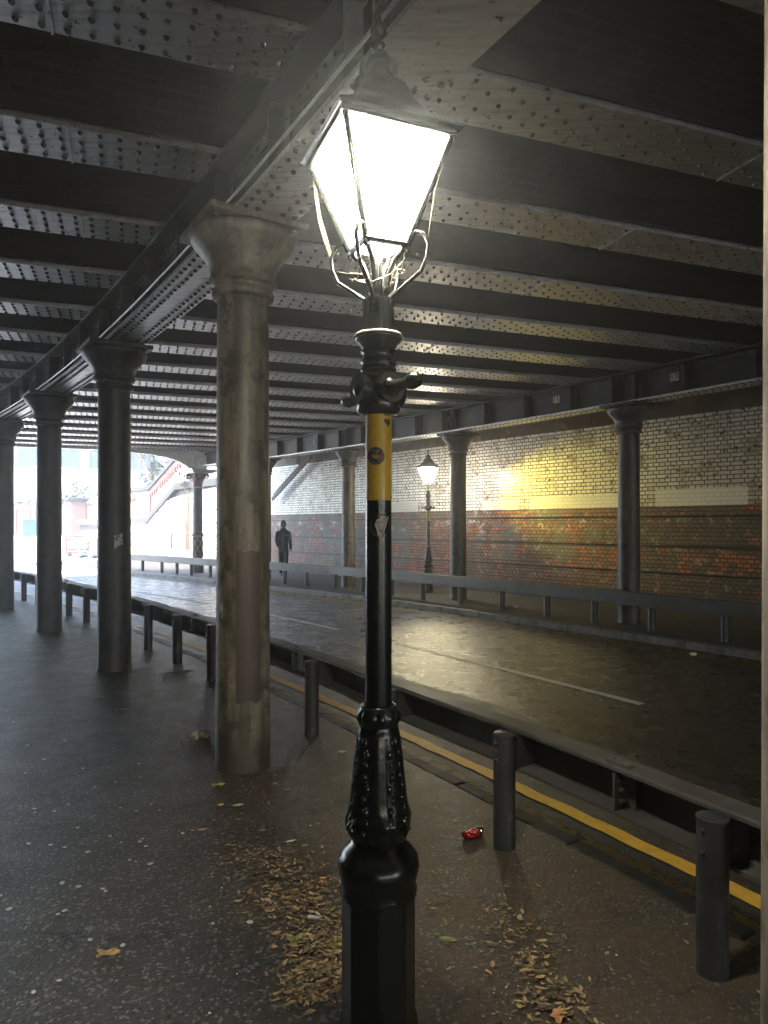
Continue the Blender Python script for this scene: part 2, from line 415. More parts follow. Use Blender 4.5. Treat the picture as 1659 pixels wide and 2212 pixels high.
def solid_strip(name, s0, s1, n0, n1, z0, z1, m, ds=.5, bev=0.):
    f0 = n0 if callable(n0) else (lambda s: n0); f1 = n1 if callable(n1) else (lambda s: n1)
    k = max(1, int(abs(s1-s0)/ds)); b = MB(); prev = None; first = None
    for i in range(k+1):
        s = s0+(s1-s0)*i/k
        q = [b.vert(sn(s, f0(s), z0), (s, f0(s))), b.vert(sn(s, f1(s), z0), (s, f1(s))), b.vert(sn(s, f1(s), z1), (s, f1(s))), b.vert(sn(s, f0(s), z1), (s, f0(s)))]
        if prev:
            for e in range(4): b.face((prev[e], prev[(e+1) % 4], q[(e+1) % 4], q[e]))
        else: first = q
        prev = q
    b.face(first[::-1]); b.face(prev)
    return b.build(name, m, bevel=bev)
tag(solid_strip('pavement', -26, 24, -7.6, .968, -.3, 0., M['pavement']), 'dark asphalt footway with gum spots', kind='structure')
kf = lambda s: lerp_tab(FAR_KERB, s)
wn_tab = []
for i in range(-26, 46):
    s = float(i); lo, hi = 8., 16.
    for _ in range(30):
        m_ = (lo+hi)/2
        p = sn(s, m_)
        if p.dot(WN) < 12.5: lo = m_
        else: hi = m_
    wn_tab.append((s, lo+.05))
tag(solid_strip('far_pavement', -22, 27, lambda s: kf(s)+.152, lambda s: lerp_tab(wn_tab, s), -.3, 0., M['far_pavement']), 'far footway below the brick wall', kind='structure')
def kerbs(name, n0f, s0, s1, w, label):
    b = MB(); s = s0; L = .915
    while s < s1:
        e = s+L-.012; zt = .004+random.uniform(-.004, .004)
        P = [sn(s, n0f(s), 0), sn(e, n0f(e), 0), sn(e, n0f(e)+w, 0), sn(s, n0f(s)+w, 0)]
        lo = [Vector((p.x, p.y, -.2)) for p in P]; hi = [Vector((p.x, p.y, zt)) for p in P]
        ids = [b.vert(p) for p in lo+hi]
        for q in ((3,2,1,0),(4,5,6,7),(0,1,5,4),(1,2,6,5),(2,3,7,6),(3,0,4,7)): b.face([ids[k] for k in q])
        s += L
    return tag(b.build(name, M['kerb'], bevel=.012), label, kind='structure')
kerbs('near_kerb', lambda s: .972, -12, 24, .105, 'granite kerb along the near footway')
kerbs('far_kerb', lambda s: kf(s), -6, 26, .15, 'granite kerb along the far footway')
def wavy(a, w, amp): return lambda s: a+amp*math.sin(s*7.3+a*9)*.5+amp*math.sin(s*17.1+a)*.4+amp*random.uniform(-1, 1)*.5
mb = MB(); strip(mb, -9, 24, wavy(1.395, 0, .008), wavy(1.5, 0, .008), -.088, .07)
tag(mb.build('yellow_line', M['yellow_line']), 'outer thick yellow line beside the near kerb', kind='structure')
mb = MB(); strip(mb, -9, 24, wavy(1.195, 0, .008), wavy(1.285, 0, .010), -.088, .07)
tag(mb.build('yellow_line', M['yellow_worn']), 'inner worn yellow line beside the near kerb', kind='structure')
for k in (0, 1):
    mb = MB(); strip(mb, -9, 24, lambda s: kf(s)-.22-.17*k, lambda s: kf(s)-.30-.17*k, -.093, .3)
    tag(mb.build('yellow_line', M['yellow_worn']), 'thin double yellow line beside the far kerb', kind='structure')
cn = lambda s: lerp_tab([(-9, 3.88), (8, 3.9), (13, 3.68), (26, 3.55)], s)
for (a, b_) in ((-9.2, -5.3), (-.17, 3.62), (5.2, 7.9), (9.9, 13.4), (15.4, 18.4)):
    mb = MB(); strip(mb, a, b_, lambda s: cn(s)-.05, lambda s: cn(s)+.05, -.094, .2)
    tag(mb.build('centre_line', M['white_line']), 'white dash of the road centre line', kind='structure')

# ------------------------------------------------------------------ abutment walls
A0, A1 = -48., 25.6
wall = empty('abutment_wall', wall_pt(A0, 0), 0, 'long abutment wall of white glazed brick above red painted brick', 'wall')
wo = wall.location.copy()
wall.rotation_euler = (0, 0, math.atan2(WA.y, WA.x))
def wall_box(mb, a0, a1, z0, z1, d0, d1):
    # local coords: x along the wall (real station kept for the texture), y towards the ground behind, z up
    P = [(a0, -d1, z0), (a1, -d1, z0), (a1, -d0, z0), (a0, -d0, z0)]
    ids = [mb.vert((p[0], p[1], z0)) for p in P]+[mb.vert((p[0], p[1], z1)) for p in P]
    for q in ((3,2,1,0),(4,5,6,7),(0,1,5,4),(1,2,6,5),(2,3,7,6),(3,0,4,7)): mb.face([ids[k] for k in q])
wall.location = wall_pt(0, 0)
mb = MB()
zs = [-.2, .655, 1.175, 1.735, 1.955]
for i in range(4):
    z0 = zs[i]+(.038 if i else 0); wall_box(mb, A0, A1, z0, zs[i+1], -.004*(i % 2), .45)
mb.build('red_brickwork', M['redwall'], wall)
mb = MB(); wall_box(mb, A0, A1, -.2, 1.95, .04, .44); mb.build('recessed_joint', M['ink'], wall)
mb = MB(); wall_box(mb, A0, A1, 1.957, 3.65, .012, .45); mb.build('glazed_brickwork', M['glazed'], wall)
mb = MB(); 
a = A0
while a < A1:
    L = random.uniform(.9, 1.5); wall_box(mb, a, min(A1, a+L-.012), 3.652, 4.6, .03+random.uniform(0, .012), .45); a += L
mb.build('stone_band', M['stone_band'], wall)
# near side abutment (outside the picture, closes the underpass)
mb = MB(); k = 60; prev = None
for i in range(k+1):
    s = -60+84*i/k
    q = [mb.vert(sn(s, -7.6, -.2), (s, -.2)), mb.vert(sn(s, -7.6, 4.7), (s, 4.7)), mb.vert(sn(s, -8.2, 4.7), (s, 5.2)), mb.vert(sn(s, -8.2, -.2), (s, 6.))]
    if prev:
        for e in range(4): mb.face((prev[e], prev[(e+1) % 4], q[(e+1) % 4], q[e]))
    prev = q
tag(mb.build('abutment_wall', M['jack']), 'sooty brick abutment wall behind the near footway', 'wall')

# ------------------------------------------------------------------ the railway bridge
bridge = empty('railway_bridge', (0,0,0), 0, 'riveted steel railway bridge over the road carried on iron columns', 'bridge')
T0, DT = 7.67, 1.335
ks = list(range(-13, 13))
FW = .45
def beam(k):
    t = T0+DT*k
    u0, u1 = -20., 15.
    vis = -4 <= k <= 12
    mb = MB()
    ax = (BW, BM, (0,0,1))
    mb.box(bridge_pt((u0+u1)/2, t, 4.115), u1-u0, FW, .03, ax)
    mb.box(bridge_pt((u0+u1)/2, t, 4.141), u1-u0, FW-.06, .022, ax)
    mb.box(bridge_pt((u0+u1)/2, t, 4.33), u1-u0, .05, .356, ax)
    if vis:
        # rivets only where the photograph can see the plate
        p = 0; u = -11.5
        while u < 9.5:
            P = bridge_pt(u, t, 4.1)
            if P.y > .8 and abs(P.x) < P.y*.62+.5:
                dx, dy = P.x-OC[0], P.y-OC[1]; n = math.hypot(dx, dy)-RC
                if -6 < n < 8.4:
                    mb.cur = 1  # rivets coloured darker, standing in for the dark they reflect
                    if n < .1:
                        for o in (-.18, -.06, .06, .18): mb.dome(bridge_pt(u, t+o, 4.1), .019, .019)
                    else:
                        st = (-.18, -.015, .10) if p % 2 else (-.10, .06, .18)
                        for o in st: mb.dome(bridge_pt(u, t+o, 4.1), .0175, .017)
                    mb.cur = 0
                    if p % 37 == 20: mb.box(bridge_pt(u+.045, t, 4.0945), .012, FW+.004, .012, ax)
            p += 1; u += .118 if p % 1 == 0 else .118
    return mb.build('cross_beam', [M['flange'], M['steel']], bridge)
for k in ks: beam(k)
for k in ks[:-1]:
    t0, t1 = T0+DT*k+.19, T0+DT*(k+1)-.19; mb = MB(); ids = []
    N = 12; arc = 0; lastp = None
    for i in range(N+1):
        f = i/N; t = t0+(t1-t0)*f; z = 4.165+.20*math.sin(PI*f)**.8
        if lastp: arc += math.hypot(t-lastp[0], z-lastp[1])
        lastp = (t, z)
        ids.append((mb.vert(bridge_pt(-20, t, z), (0, arc)), mb.vert(bridge_pt(15, t, z), (32., arc))))
    for a, b in zip(ids, ids[1:]): mb.face((a[0], a[1], b[1], b[0]))
    mb.build('jack_arch', M['jack'], bridge, smooth=True)
mb = MB(); tA, tB = -55., T0+DT*12+.35
mb.prism([bridge_pt(-20.3, tA, 4.5), bridge_pt(15.3, tA, 4.5), bridge_pt(15.3, tB, 4.5), bridge_pt(-20.3, tB, 4.5)], (0,0,1.0))
mb.build('deck', M['deck'], bridge)
# edge girder facing the daylight
mb = MB(); te = T0+DT*12+.42
mb.box(bridge_pt(-1, te, 4.55), 33, .04, 1.05, (BW, BM, (0,0,1)))
mb.box(bridge_pt(-1, te, 4.03), 33, .26, .035, (BW, BM, (0,0,1)))
u = -14
while u < 1.8:
    for o in (-.09, .09): mb.dome(bridge_pt(u, te+o, 4.012), .02, .02)
    u += .11
mb.build('edge_girder', M['flange'], bridge)

def main_girder(n, s0, s1, side, zb=3.57, zt=4.075, s_in=-99.):
    mb = MB(); k = int((s1-s0)/.3)
    def sweep(na, nb, za, zb_):
        prev = None
        for i in range(k+1):
            s = s0+(s1-s0)*i/k
            q = [mb.vert(sn(s, na, za)), mb.vert(sn(s, nb, za)), mb.vert(sn(s, nb, zb_)), mb.vert(sn(s, na, zb_))]
            if prev:
                for e in range(4): mb.face((prev[e], prev[(e+1) % 4], q[(e+1) % 4], q[e]))
            else: mb.face(q[::-1])
            prev = q
        mb.face(prev)
    mb.cur = 1; sweep(n-.20, n+.20, zb, zb+.03); mb.cur = 0                       # bottom flange
    sweep(n-.19, n+.19, zt-.03, zt)                       # top flange
    sweep(n-.022, n+.022, zb+.032, zt-.032)               # web
    for sgn in (-1, 1):                                   # angle bars
        for z0 in (zb+.033, zt-.115):
            a, b = (n+sgn*.024, n+sgn*.042); sweep(min(a, b), max(a, b), z0, z0+.082)
    ob1 = mb
    s = s0+.04
    while s < s1:
        if s > s_in:
            ob1.cur = 0  # flange rivets take the dark colour in place of their dim reflection
            for o in (-.165, -.085, .085, .165): ob1.dome(sn(s, n+o, zb), .02, .018, seg=6)
            ob1.cur = 0
            for sgn in ((-1, 1) if side == 0 else (side,)):
                d = sn(s, 1)-sn(s, 0)
                ob1.dome(sn(s, n+sgn*.042, zb+.075), .017, .016, d*sgn, 5)
                ob1.dome(sn(s, n+sgn*.042, zt-.075), .017, .016, d*sgn, 5)
        s += .105
    return ob1
gC = main_girder(.05, -9, 18.5, -1, s_in=-2.).build('main_girder', [M['steel'], M['flange']], bridge)
gR = main_girder(7.85, -6, 17.3, -1, s_in=-2.).build('main_girder', [M['steel'], M['flange']], bridge)
def stiffeners(n, s_list, sides, par, m):
    for s in s_list:
        mb = MB(); h = heading(s); ax = ((math.cos(h), math.sin(h), 0), (-math.sin(h), math.cos(h), 0), (0,0,1))
        for sd in sides:
            mb.box(sn(s, n+sd*.10, 3.823), .115, .016, .44, ax)
            for o in (-.05, .05):
                mb.box(sn(s+o, n+sd*.05, 3.823), .014, .075, .40, ax)
            d = (sn(s, 1)-sn(s, 0))*sd
            for z in (3.70, 3.78, 3.86, 3.94):
                for o in (-.05, .05): mb.dome(sn(s+o, n+sd*.058, z), .014, .014, d, 5)
        mb.build('stiffener', m, par)
stiffeners(.05, [-1.6+.92*i for i in range(17)], (-1, 1), gC, M['steel'])
stiffeners(7.85, [-1.2, -.2, .8, 1.78, 2.56, 2.96, 3.75, 4.73, 5.7, 6.55, 6.85, 7.65, 8.6, 9.5, 10.05, 10.35, 11.2, 12.1, 13., 13.9, 14.8, 15.7], (-1,), gR, M['steel'])
# number plates on the far girder
def text_mesh(txt, size):
    cu = bpy.data.curves.new('numerals', 'FONT'); cu.body = txt; cu.size = size; cu.align_x = 'CENTER'; cu.align_y = 'CENTER'; cu.extrude = .001; cu.resolution_u = 2
    o = bpy.data.objects.new('numerals', cu); COL.objects.link(o)
    dg = bpy.context.evaluated_depsgraph_get(); me = bpy.data.meshes.new_from_object(o.evaluated_get(dg))
    bpy.data.objects.remove(o); return me
for txt, r in (('13', .4183), ('11', .2483), ('9', .0923), ('5', -.101)):
    lo, hi = -4., 16.
    for _ in range(40):
        m_ = (lo+hi)/2; p = sn(m_, 7.82)
        if p.x/p.y > r: lo = m_
        else: hi = m_
    s = lo; h = heading(s)
    pl = MB(); ax = ((-math.sin(h), math.cos(h), 0), (math.cos(h), math.sin(h), 0), (0,0,1))
    w = .072*len(txt)+.012; base = sn(s, 7.818, 3.875)
    for i in range(len(txt)):
        c = base+Vector(ax[0])*((i-(len(txt)-1)/2)*-.075)
        pl.box(c, .070, .008, .125, ax)
    po = pl.build('number_plate', M['plate'], bridge)
    for i, ch in enumerate(txt):
        me = text_mesh(ch, .135); me.materials.clear(); me.materials.append(M['ink'])
        t = bpy.data.objects.new('numeral', me); COL.objects.link(t)
        c = base+Vector(ax[0])*((i-(len(txt)-1)/2)*-.075)-Vector(ax[1])*.0062
        X = -Vector(ax[0]); Z = -Vector(ax[1]); Y = Vector((0,0,1))
        t.matrix_world = Matrix(((X.x, Y.x, Z.x, c.x), (X.y, Y.y, Z.y, c.y), (X.z, Y.z, Z.z, c.z), (0,0,0,1)))
        mw = t.matrix_world.copy(); t.parent = po; t.matrix_local = mw
mb = MB(); mb.tube([sn(-3+.5*i, -.185, 3.618) for i in range(42)], .009, 8)  # added tube standing in for a bright highlight along the flange edge
M['edge_highlight'] = simple('pale highlight tube', (.42,.42,.42), .35, .8, .15, 12.)
mb.build('highlight_tube', M['edge_highlight'], bridge, smooth=True)
# curved bracket under the edge girder at the ornate column
pr = sn(17.07, 7.61); ur = pr.dot(BW); tr_ = pr.dot(BM)
poly = [(ur+.3, 4.01), (ur+.3, 3.46), (ur-.22, 3.46), (ur-.35, 3.58), (ur-.62, 3.74), (ur-1.0, 3.86), (ur-1.6, 3.95), (ur-2.4, 4.0), (ur-2.4, 4.01)]
mb = MB(); mb.prism([bridge_pt(a, te-.07, z) for a, z in poly], BM*.14)
pts = [bridge_pt(a, te, z-.012) for a, z in poly[2:8]]
for a, b in zip(pts, pts[1:]):
    d = (b-a); mb.box((a+b)/2, d.length+.01, .24, .02, (d, BM, d.cross(BM)))
mb.build('arch_bracket', M['flange'], bridge)
mb = MB(); mb.box(bridge_pt(ur+.1, (tr_+te)/2+.1, 3.7), .34, abs(te-tr_)+.5, .45, (BW, BM, (0,0,1))); mb.build('girder_end', M['flange'], bridge)

# ------------------------------------------------------------------ columns
def make_column(m, name='iron_column'):
    root = empty(name)
    mb = MB(); mb.lathe([(.182, -.02), (.182, .05), (.179, .06), (.176, 1.0), (.172, 2.2), (.168, 3.09)], 40); mb.build('shaft', m, root, auto=40)
    mb = MB(); mb.lathe([(.168, 3.085), (.20, 3.10), (.205, 3.125), (.195, 3.15), (.18, 3.155), (.18, 3.175), (.215, 3.19), (.222, 3.215), (.21, 3.24), (.215, 3.27),
                         (.232, 3.31), (.262, 3.36), (.30, 3.405), (.33, 3.44), (.345, 3.47), (.345, 3.50), (.33, 3.515), (.30, 3.52)], 40)
    mb.build('capital', m, root, auto=50)
    mb = MB(); mb.box((0,0,3.543), .66, .66, .042)
    for a in (-.26, .26):
        for b in (-.26, .26): mb.lathe([(.022, 3.50), (.022, 3.522)], 6, (a, b, 0))
    mb.build('top_plate', m, root, bevel=.004)
    return root
colC = make_column(M['column'])
nearlabs = [(-3.685, 'beige iron column at the right edge, lit by the lantern'), (0., 'thick beige iron column with a brown cover paint patch'),
            (3.68, 'iron column with a pale scribbled sticker halfway up its shaft'), (7.17, 'slim looking iron column third along behind the guard rail, near the daylight'),
            (10.54, 'iron column cut by the left picture edge, beside the daylight')]
cols = []
for i, (s, lab) in enumerate(nearlabs):
    c = colC if i == 0 else copy_tree(colC)
    c.location = sn(s, .068 if i == 0 else 0.); c.rotation_euler = (0, 0, heading(s)); tag(c, lab, 'column', 'near row of iron columns'); cols.append(c)
    if i > 1:
        for ch in c.children: ch.data = ch.data.copy(); ch.data.materials[0] = M['column_backlit']
colR = make_column(M['column_grey'])
for i, (s, n, lab) in enumerate([(2.76, 7.85, 'grey iron column by the far wall beneath plates 11 and 13'), (6.69, 8.02, 'dark iron column just right of the far lit street lamp'),
                                 (10.18, 7.88, 'yellow stained iron column left of the yellow banded lamp shaft'), (13.65, 7.75, 'far side iron column mostly hidden behind the thick beige column')]):
    c = colR if i == 0 else copy_tree(colR)
    c.location = sn(s, n); c.rotation_euler = (0, 0, heading(s)); tag(c, lab, 'column', 'far row of iron columns')
    if i == 2:
        sh = [x for x in c.children if x.name.startswith('shaft')][0]; sh.data = sh.data.copy(); sh.data.materials[0] = M['column']
# brown cover paint patch on the thick column, and a rough pale one higher up
def curved_patch(root, name, m, rfun, a0, a1, z0, z1, jag, seed, parent_label=None, na=28, nz=40, thick=.0016):
    rnd = random.Random(seed); mb = MB()
    lo = [z0+jag*rnd.uniform(-1, 1)*.6+jag*2*math.sin(i*.37+seed) for i in range(na+1)]; hi = [z1+jag*rnd.uniform(-1, 1)*.5+jag*math.sin(i*.5+seed*2) for i in range(na+1)]
    g_ = []
    for j in range(nz+1):
        row = []
        for i in range(na+1):
            f = i/na; z = lo[i]+(hi[i]-lo[i])*j/nz
            a = a0+(a1-a0)*f
            if i == 0: a += jag*.5*rnd.uniform(-1, 1)
            if i == na: a += jag*.5*rnd.uniform(-1, 1)
            r = rfun(z)+thick
            row.append(mb.vert((r*math.cos(a), r*math.sin(a), z)))
        g_.append(row)
    for j in range(nz):
        for i in range(na): mb.face((g_[j][i], g_[j][i+1], g_[j+1][i+1], g_[j+1][i]))
    o = mb.build(name, m, root, smooth=True)
    if parent_label: o['label'] = parent_label
    return o
def col_r(z): return .179+(.172-.179)*min(1, max(0, z/2.2)) if z < 2.2 else .172-.004*(z-2.2)/.9
vC1 = math.atan2(-C1P[1], -C1P[0])-heading(0.)        # direction to the footway viewer in the column's own frame
curved_patch(cols[1], 'paint_patch', M['patch'], col_r, vC1-.26, vC1+.70, .46, 1.43, .007, 3, 'brown cover paint rectangle')
p2 = sn(3.68, 0); v2 = math.atan2(-p2.y, -p2.x)-heading(3.68)
M['sticker_white'] = simple('torn paper sticker', (.42,.40,.40), .7, 0, .3, 40., .3, wear=((.12,.11,.12), 30., .5))
curved_patch(cols[2], 'sticker', M['sticker_white'], col_r, v2+.0, v2+.5, 1.36, 1.50, .012, 5, 'torn pale sticker', 10, 8)
M['white_scratch'] = simple('white paint marks', (.6,.6,.57), .7)
mb = MB()
for i, (a, z, l) in enumerate([(-.98, 1.03, .05), (-.90, 1.05, .045), (-.86, 1.0, .07)]):
    r = col_r(z)+.0018; aa = vC1+a
    mb.quad(*[(r*math.cos(aa+da), r*math.sin(aa+da), z+dz) for da, dz in ((0, 0), (.03, 0), (.06, l), (.03, l))])
mb.build('paint_mark', M['white_scratch'], cols[1])
# diagonal worn boards fixed across the upper wall
mb = MB(); a_ = wall_pt(15.6, 3.80, -.16); b_ = wall_pt(17.2, 2.5, -.16)
p0 = WN*12.28+WA*((-.629*-2.46)+.777*22.4)+Vector((0,0,3.80)); p1 = WN*12.28+WA*(.629*4.02+.777*24.3)+Vector((0,0,2.50))
d = p1-p0
mb.box((p0+p1)/2, d.length, .05, .13, (d, WN, d.cross(WN)))
mb.box((p0+p1)/2+Vector((0,0,.1))+d*.05, d.length*.8, .045, .06, (d, WN, d.cross(WN)))
mb.tube([p0+d*.28+Vector((0,0,.02)), p0+d*.28+Vector((0,0,.55))], .018)
M['old_wood'] = simple('weathered board', (.14,.12,.10), .8, 0, .4, 10., .5)
tag(mb.build('wooden_brace', M['old_wood'], origin=(p0+p1)/2), 'weathered diagonal boards fixed across the white brick wall', 'brace')
# ornate outer column
M['oxide'] = simple('red oxide paint', (.10,.016,.010), .5, 0, .25, 12., .2)
M['cream'] = simple('cream paint', (.30,.27,.23), .5, 0, .15, 12.)
oc = empty('ornate_column', sn(17.07, 7.61), heading(17.07), 'ornate red and grey outer column with lattice base beyond the underpass', 'column')
mb = MB(); mb.lathe([(.20, -.02), (.20, .44), (.18, .46)], 32); mb.build('base_drum', M['column_grey'], oc, auto=40)
def lattice(r, z, a): return r
mb = MB(); mb.lathe([(.168, .45), (.168, 1.20)], 32); lo = mb.build('lattice_drum', M['oxide'], oc, auto=40)
mb = MB()
for k in range(6):
    for sg in (-1, 1):
        pts = [(.172*math.cos(2*PI*k/6+sg*f*2.2), .172*math.sin(2*PI*k/6+sg*f*2.2), .46+.74*f) for f in [i/16 for i in range(17)]]
        mb.tube(pts, .009, 5)
mb.build('lattice_band', M['cream'], oc, smooth=True)
mb = MB()
for k in range(6):
    for j in range(3):
        a = 2*PI*(k+.5*(j % 2)+.5)/6; mb.dome((.168*math.cos(a), .168*math.sin(a), .60+.22*j), .026, .02, (math.cos(a), math.sin(a), 0), 8)
mb.build('rosette', M['cream'], oc, smooth=True)
mb = MB(); mb.lathe([(.168, 1.20), (.205, 1.21), (.205, 1.235), (.18, 1.25)], 32); mb.build('ring', M['cream'], oc, auto=40)
mb = MB(); mb.lathe([(.175, 1.25), (.19, 1.29), (.165, 1.33)], 32, mod=lambda r, z, a: r*(1+.05*math.cos(8*a))); mb.build('ring', M['oxide'], oc, smooth=True)
mb = MB(); mb.lathe([(.165, 1.33), (.158, 2.83)], 32); mb.build('shaft', M['column_grey'], oc, auto=40)
mb = MB(); mb.lathe([(.158, 2.83), (.19, 2.84), (.19, 2.87), (.165, 2.88)], 32); mb.build('ring', M['cream'], oc, auto=40)
mb = MB(); mb.lathe([(.16, 2.88), (.16, 3.05), (.19, 3.10), (.17, 3.14), (.20, 3.25), (.25, 3.32)], 32, mod=lambda r, z, a: r*(1+.04*math.cos(10*a)))
mb.build('capital', M['oxide'], oc, auto=60)
mb = MB()
for k in range(4):
    a = PI/4+k*PI/2; c = Vector((math.cos(a), math.sin(a), 0)); pts = []
    for i in range(22):
        f = i/21; th = f*3.2*PI; rr = .085*(1-f*.75)
        pts.append(c*(.20+.10)+c*(rr*math.cos(th+PI))*1.+Vector((0,0,3.23+rr*math.sin(th+PI)*-1)))
    mb.tube([c*.17+Vector((0,0,3.05))]+pts, .026, 6)
mb.build('volute', M['column_grey'], oc, smooth=True)
mb = MB()
for z, w, h in ((3.335, .72, .03), (3.375, .86, .045), (3.425, .98, .05)): mb.box((0,0,z), w, w, h)
mb.build('abacus', M['flange'], oc, bevel=.006)

# ------------------------------------------------------------------ guard rails
def rail_line(s0, s1, nf, zf=None):
    k = int((s1-s0)/.35); return [s0+(s1-s0)*i/k for i in range(k+1)]
def make_rail(label, slist, nf, s0, s1, road_side, splice):
    # channel rail bolted to round posts; the open side faces the posts
    root = empty('guard_rail', sn(slist[len(slist)//2], nf(0)), 0, label, 'guard rail'); o = root.location.copy()
    mb = MB(); ss = rail_line(s0, s1, nf); g0 = .062*road_side
    def bend(s): return .004*math.sin(s*2.1)+.003*math.sin(s*5.3)
    sec = [(.0, .368), (.0, .382), (.117, .386), (.117, .552), (.0, .556), (.0, .570), (.012, .576), (.128, .574), (.132, .562), (.132, .376), (.126, .366)]
    prev = None
    for s in ss:
        q = [mb.vert(sn(s, nf(s)+g0+road_side*a+bend(s), z+bend(s*1.3))) for a, z in sec]
        if prev:
            for e in range(len(q)): mb.face((prev[e], prev[(e+1) % len(q)], q[(e+1) % len(q)], q[e]))
        else: mb.face(q[::-1])
        prev = q
    mb.face(prev); mb.build('rail', M['barrier'], root, origin=o, bevel=0)
    for s in slist:
        mb = MB(); p = sn(s, nf(s)); r = .055; tl = Vector((random.uniform(-.006, .006), random.uniform(-.006, .006), 0)); h = .565+random.uniform(-.006, .01)
        mb.tube([p+Vector((0,0,-.05)), p+tl*.5+Vector((0,0,.3)), p+tl+Vector((0,0,h-.012))], r, 20)
        mb.lathe([(r*1.03, h-.014), (r*1.03, h-.004), (r*.93, h)], 20, p+tl)
        d = (sn(s, 1)-sn(s, 0)); hd = Vector((-d.y, d.x, 0))
        mb.box(p+d*(road_side*.11)+Vector((0,0,.468)), .13, .06, .165, (d, hd, (0,0,1)))
        for zz in (.44, .52): mb.dome(p-d*(road_side*.05)+Vector((0,0,zz)), .011, .014, -d*road_side, 6)
        mb.build('post', M['post'], root, origin=o, auto=40)
    for s in splice:
        mb = MB(); p = sn(s, nf(s)+g0); h = heading(s); ax = ((math.cos(h), math.sin(h), 0), (-math.sin(h), math.cos(h), 0), (0,0,1))
        mb.box(sn(s, nf(s)+g0+road_side*.10, .469), .028, .10, .162, ax)
        mb.box(sn(s, nf(s)+g0+road_side*.03, .469), .05, .012, .150, ax)
        for zz in (.425, .47, .515): mb.box(sn(s, nf(s)+g0+road_side*.038, zz), .014, .05, .012, ax)
        mb.box(sn(s, nf(s)+g0+road_side*.045, .581), .05, .12, .01, ax)
        for oo in (-.04, 0., .04): mb.dome(sn(s+oo, nf(s)+g0+road_side*.045, .585), .011, .016, (0,0,1), 6)
        mb.build('splice_plate', M['barrier'], root, origin=o)
    return root
near_s = [-4.02, -2.92, -1.80, -.72, .36, 1.45, 2.54, 3.63, 4.74, 5.75, 6.75, 7.74, 8.8, 9.85, 10.9, 11.95, 13.0, 14.05, 15.1, 16.2]
make_rail('dented near guard rail on round posts, running beside the black lamp post', near_s, lambda s: .69, -5.2, 17., 1, [-2.42, .85, 3.35, 6.3, 9.4])
far_s = [-3.0, -2.0, -1., 0., 1.04, 2.09, 3.06, 3.98, 4.98, 6.02, 7.08, 8.06, 9.05, 10.07, 11.06, 11.9, 12.9, 14.0, 15.12, 16.16, 16.99, 17.88, 19.07, 20.2]
make_rail('long far guard rail in front of the painted brick wall', far_s, lambda s: lerp_tab(FAR_POST, s), -4., 21., -1, [2.6, 6.2, 9.6, 13.3, 17.4])

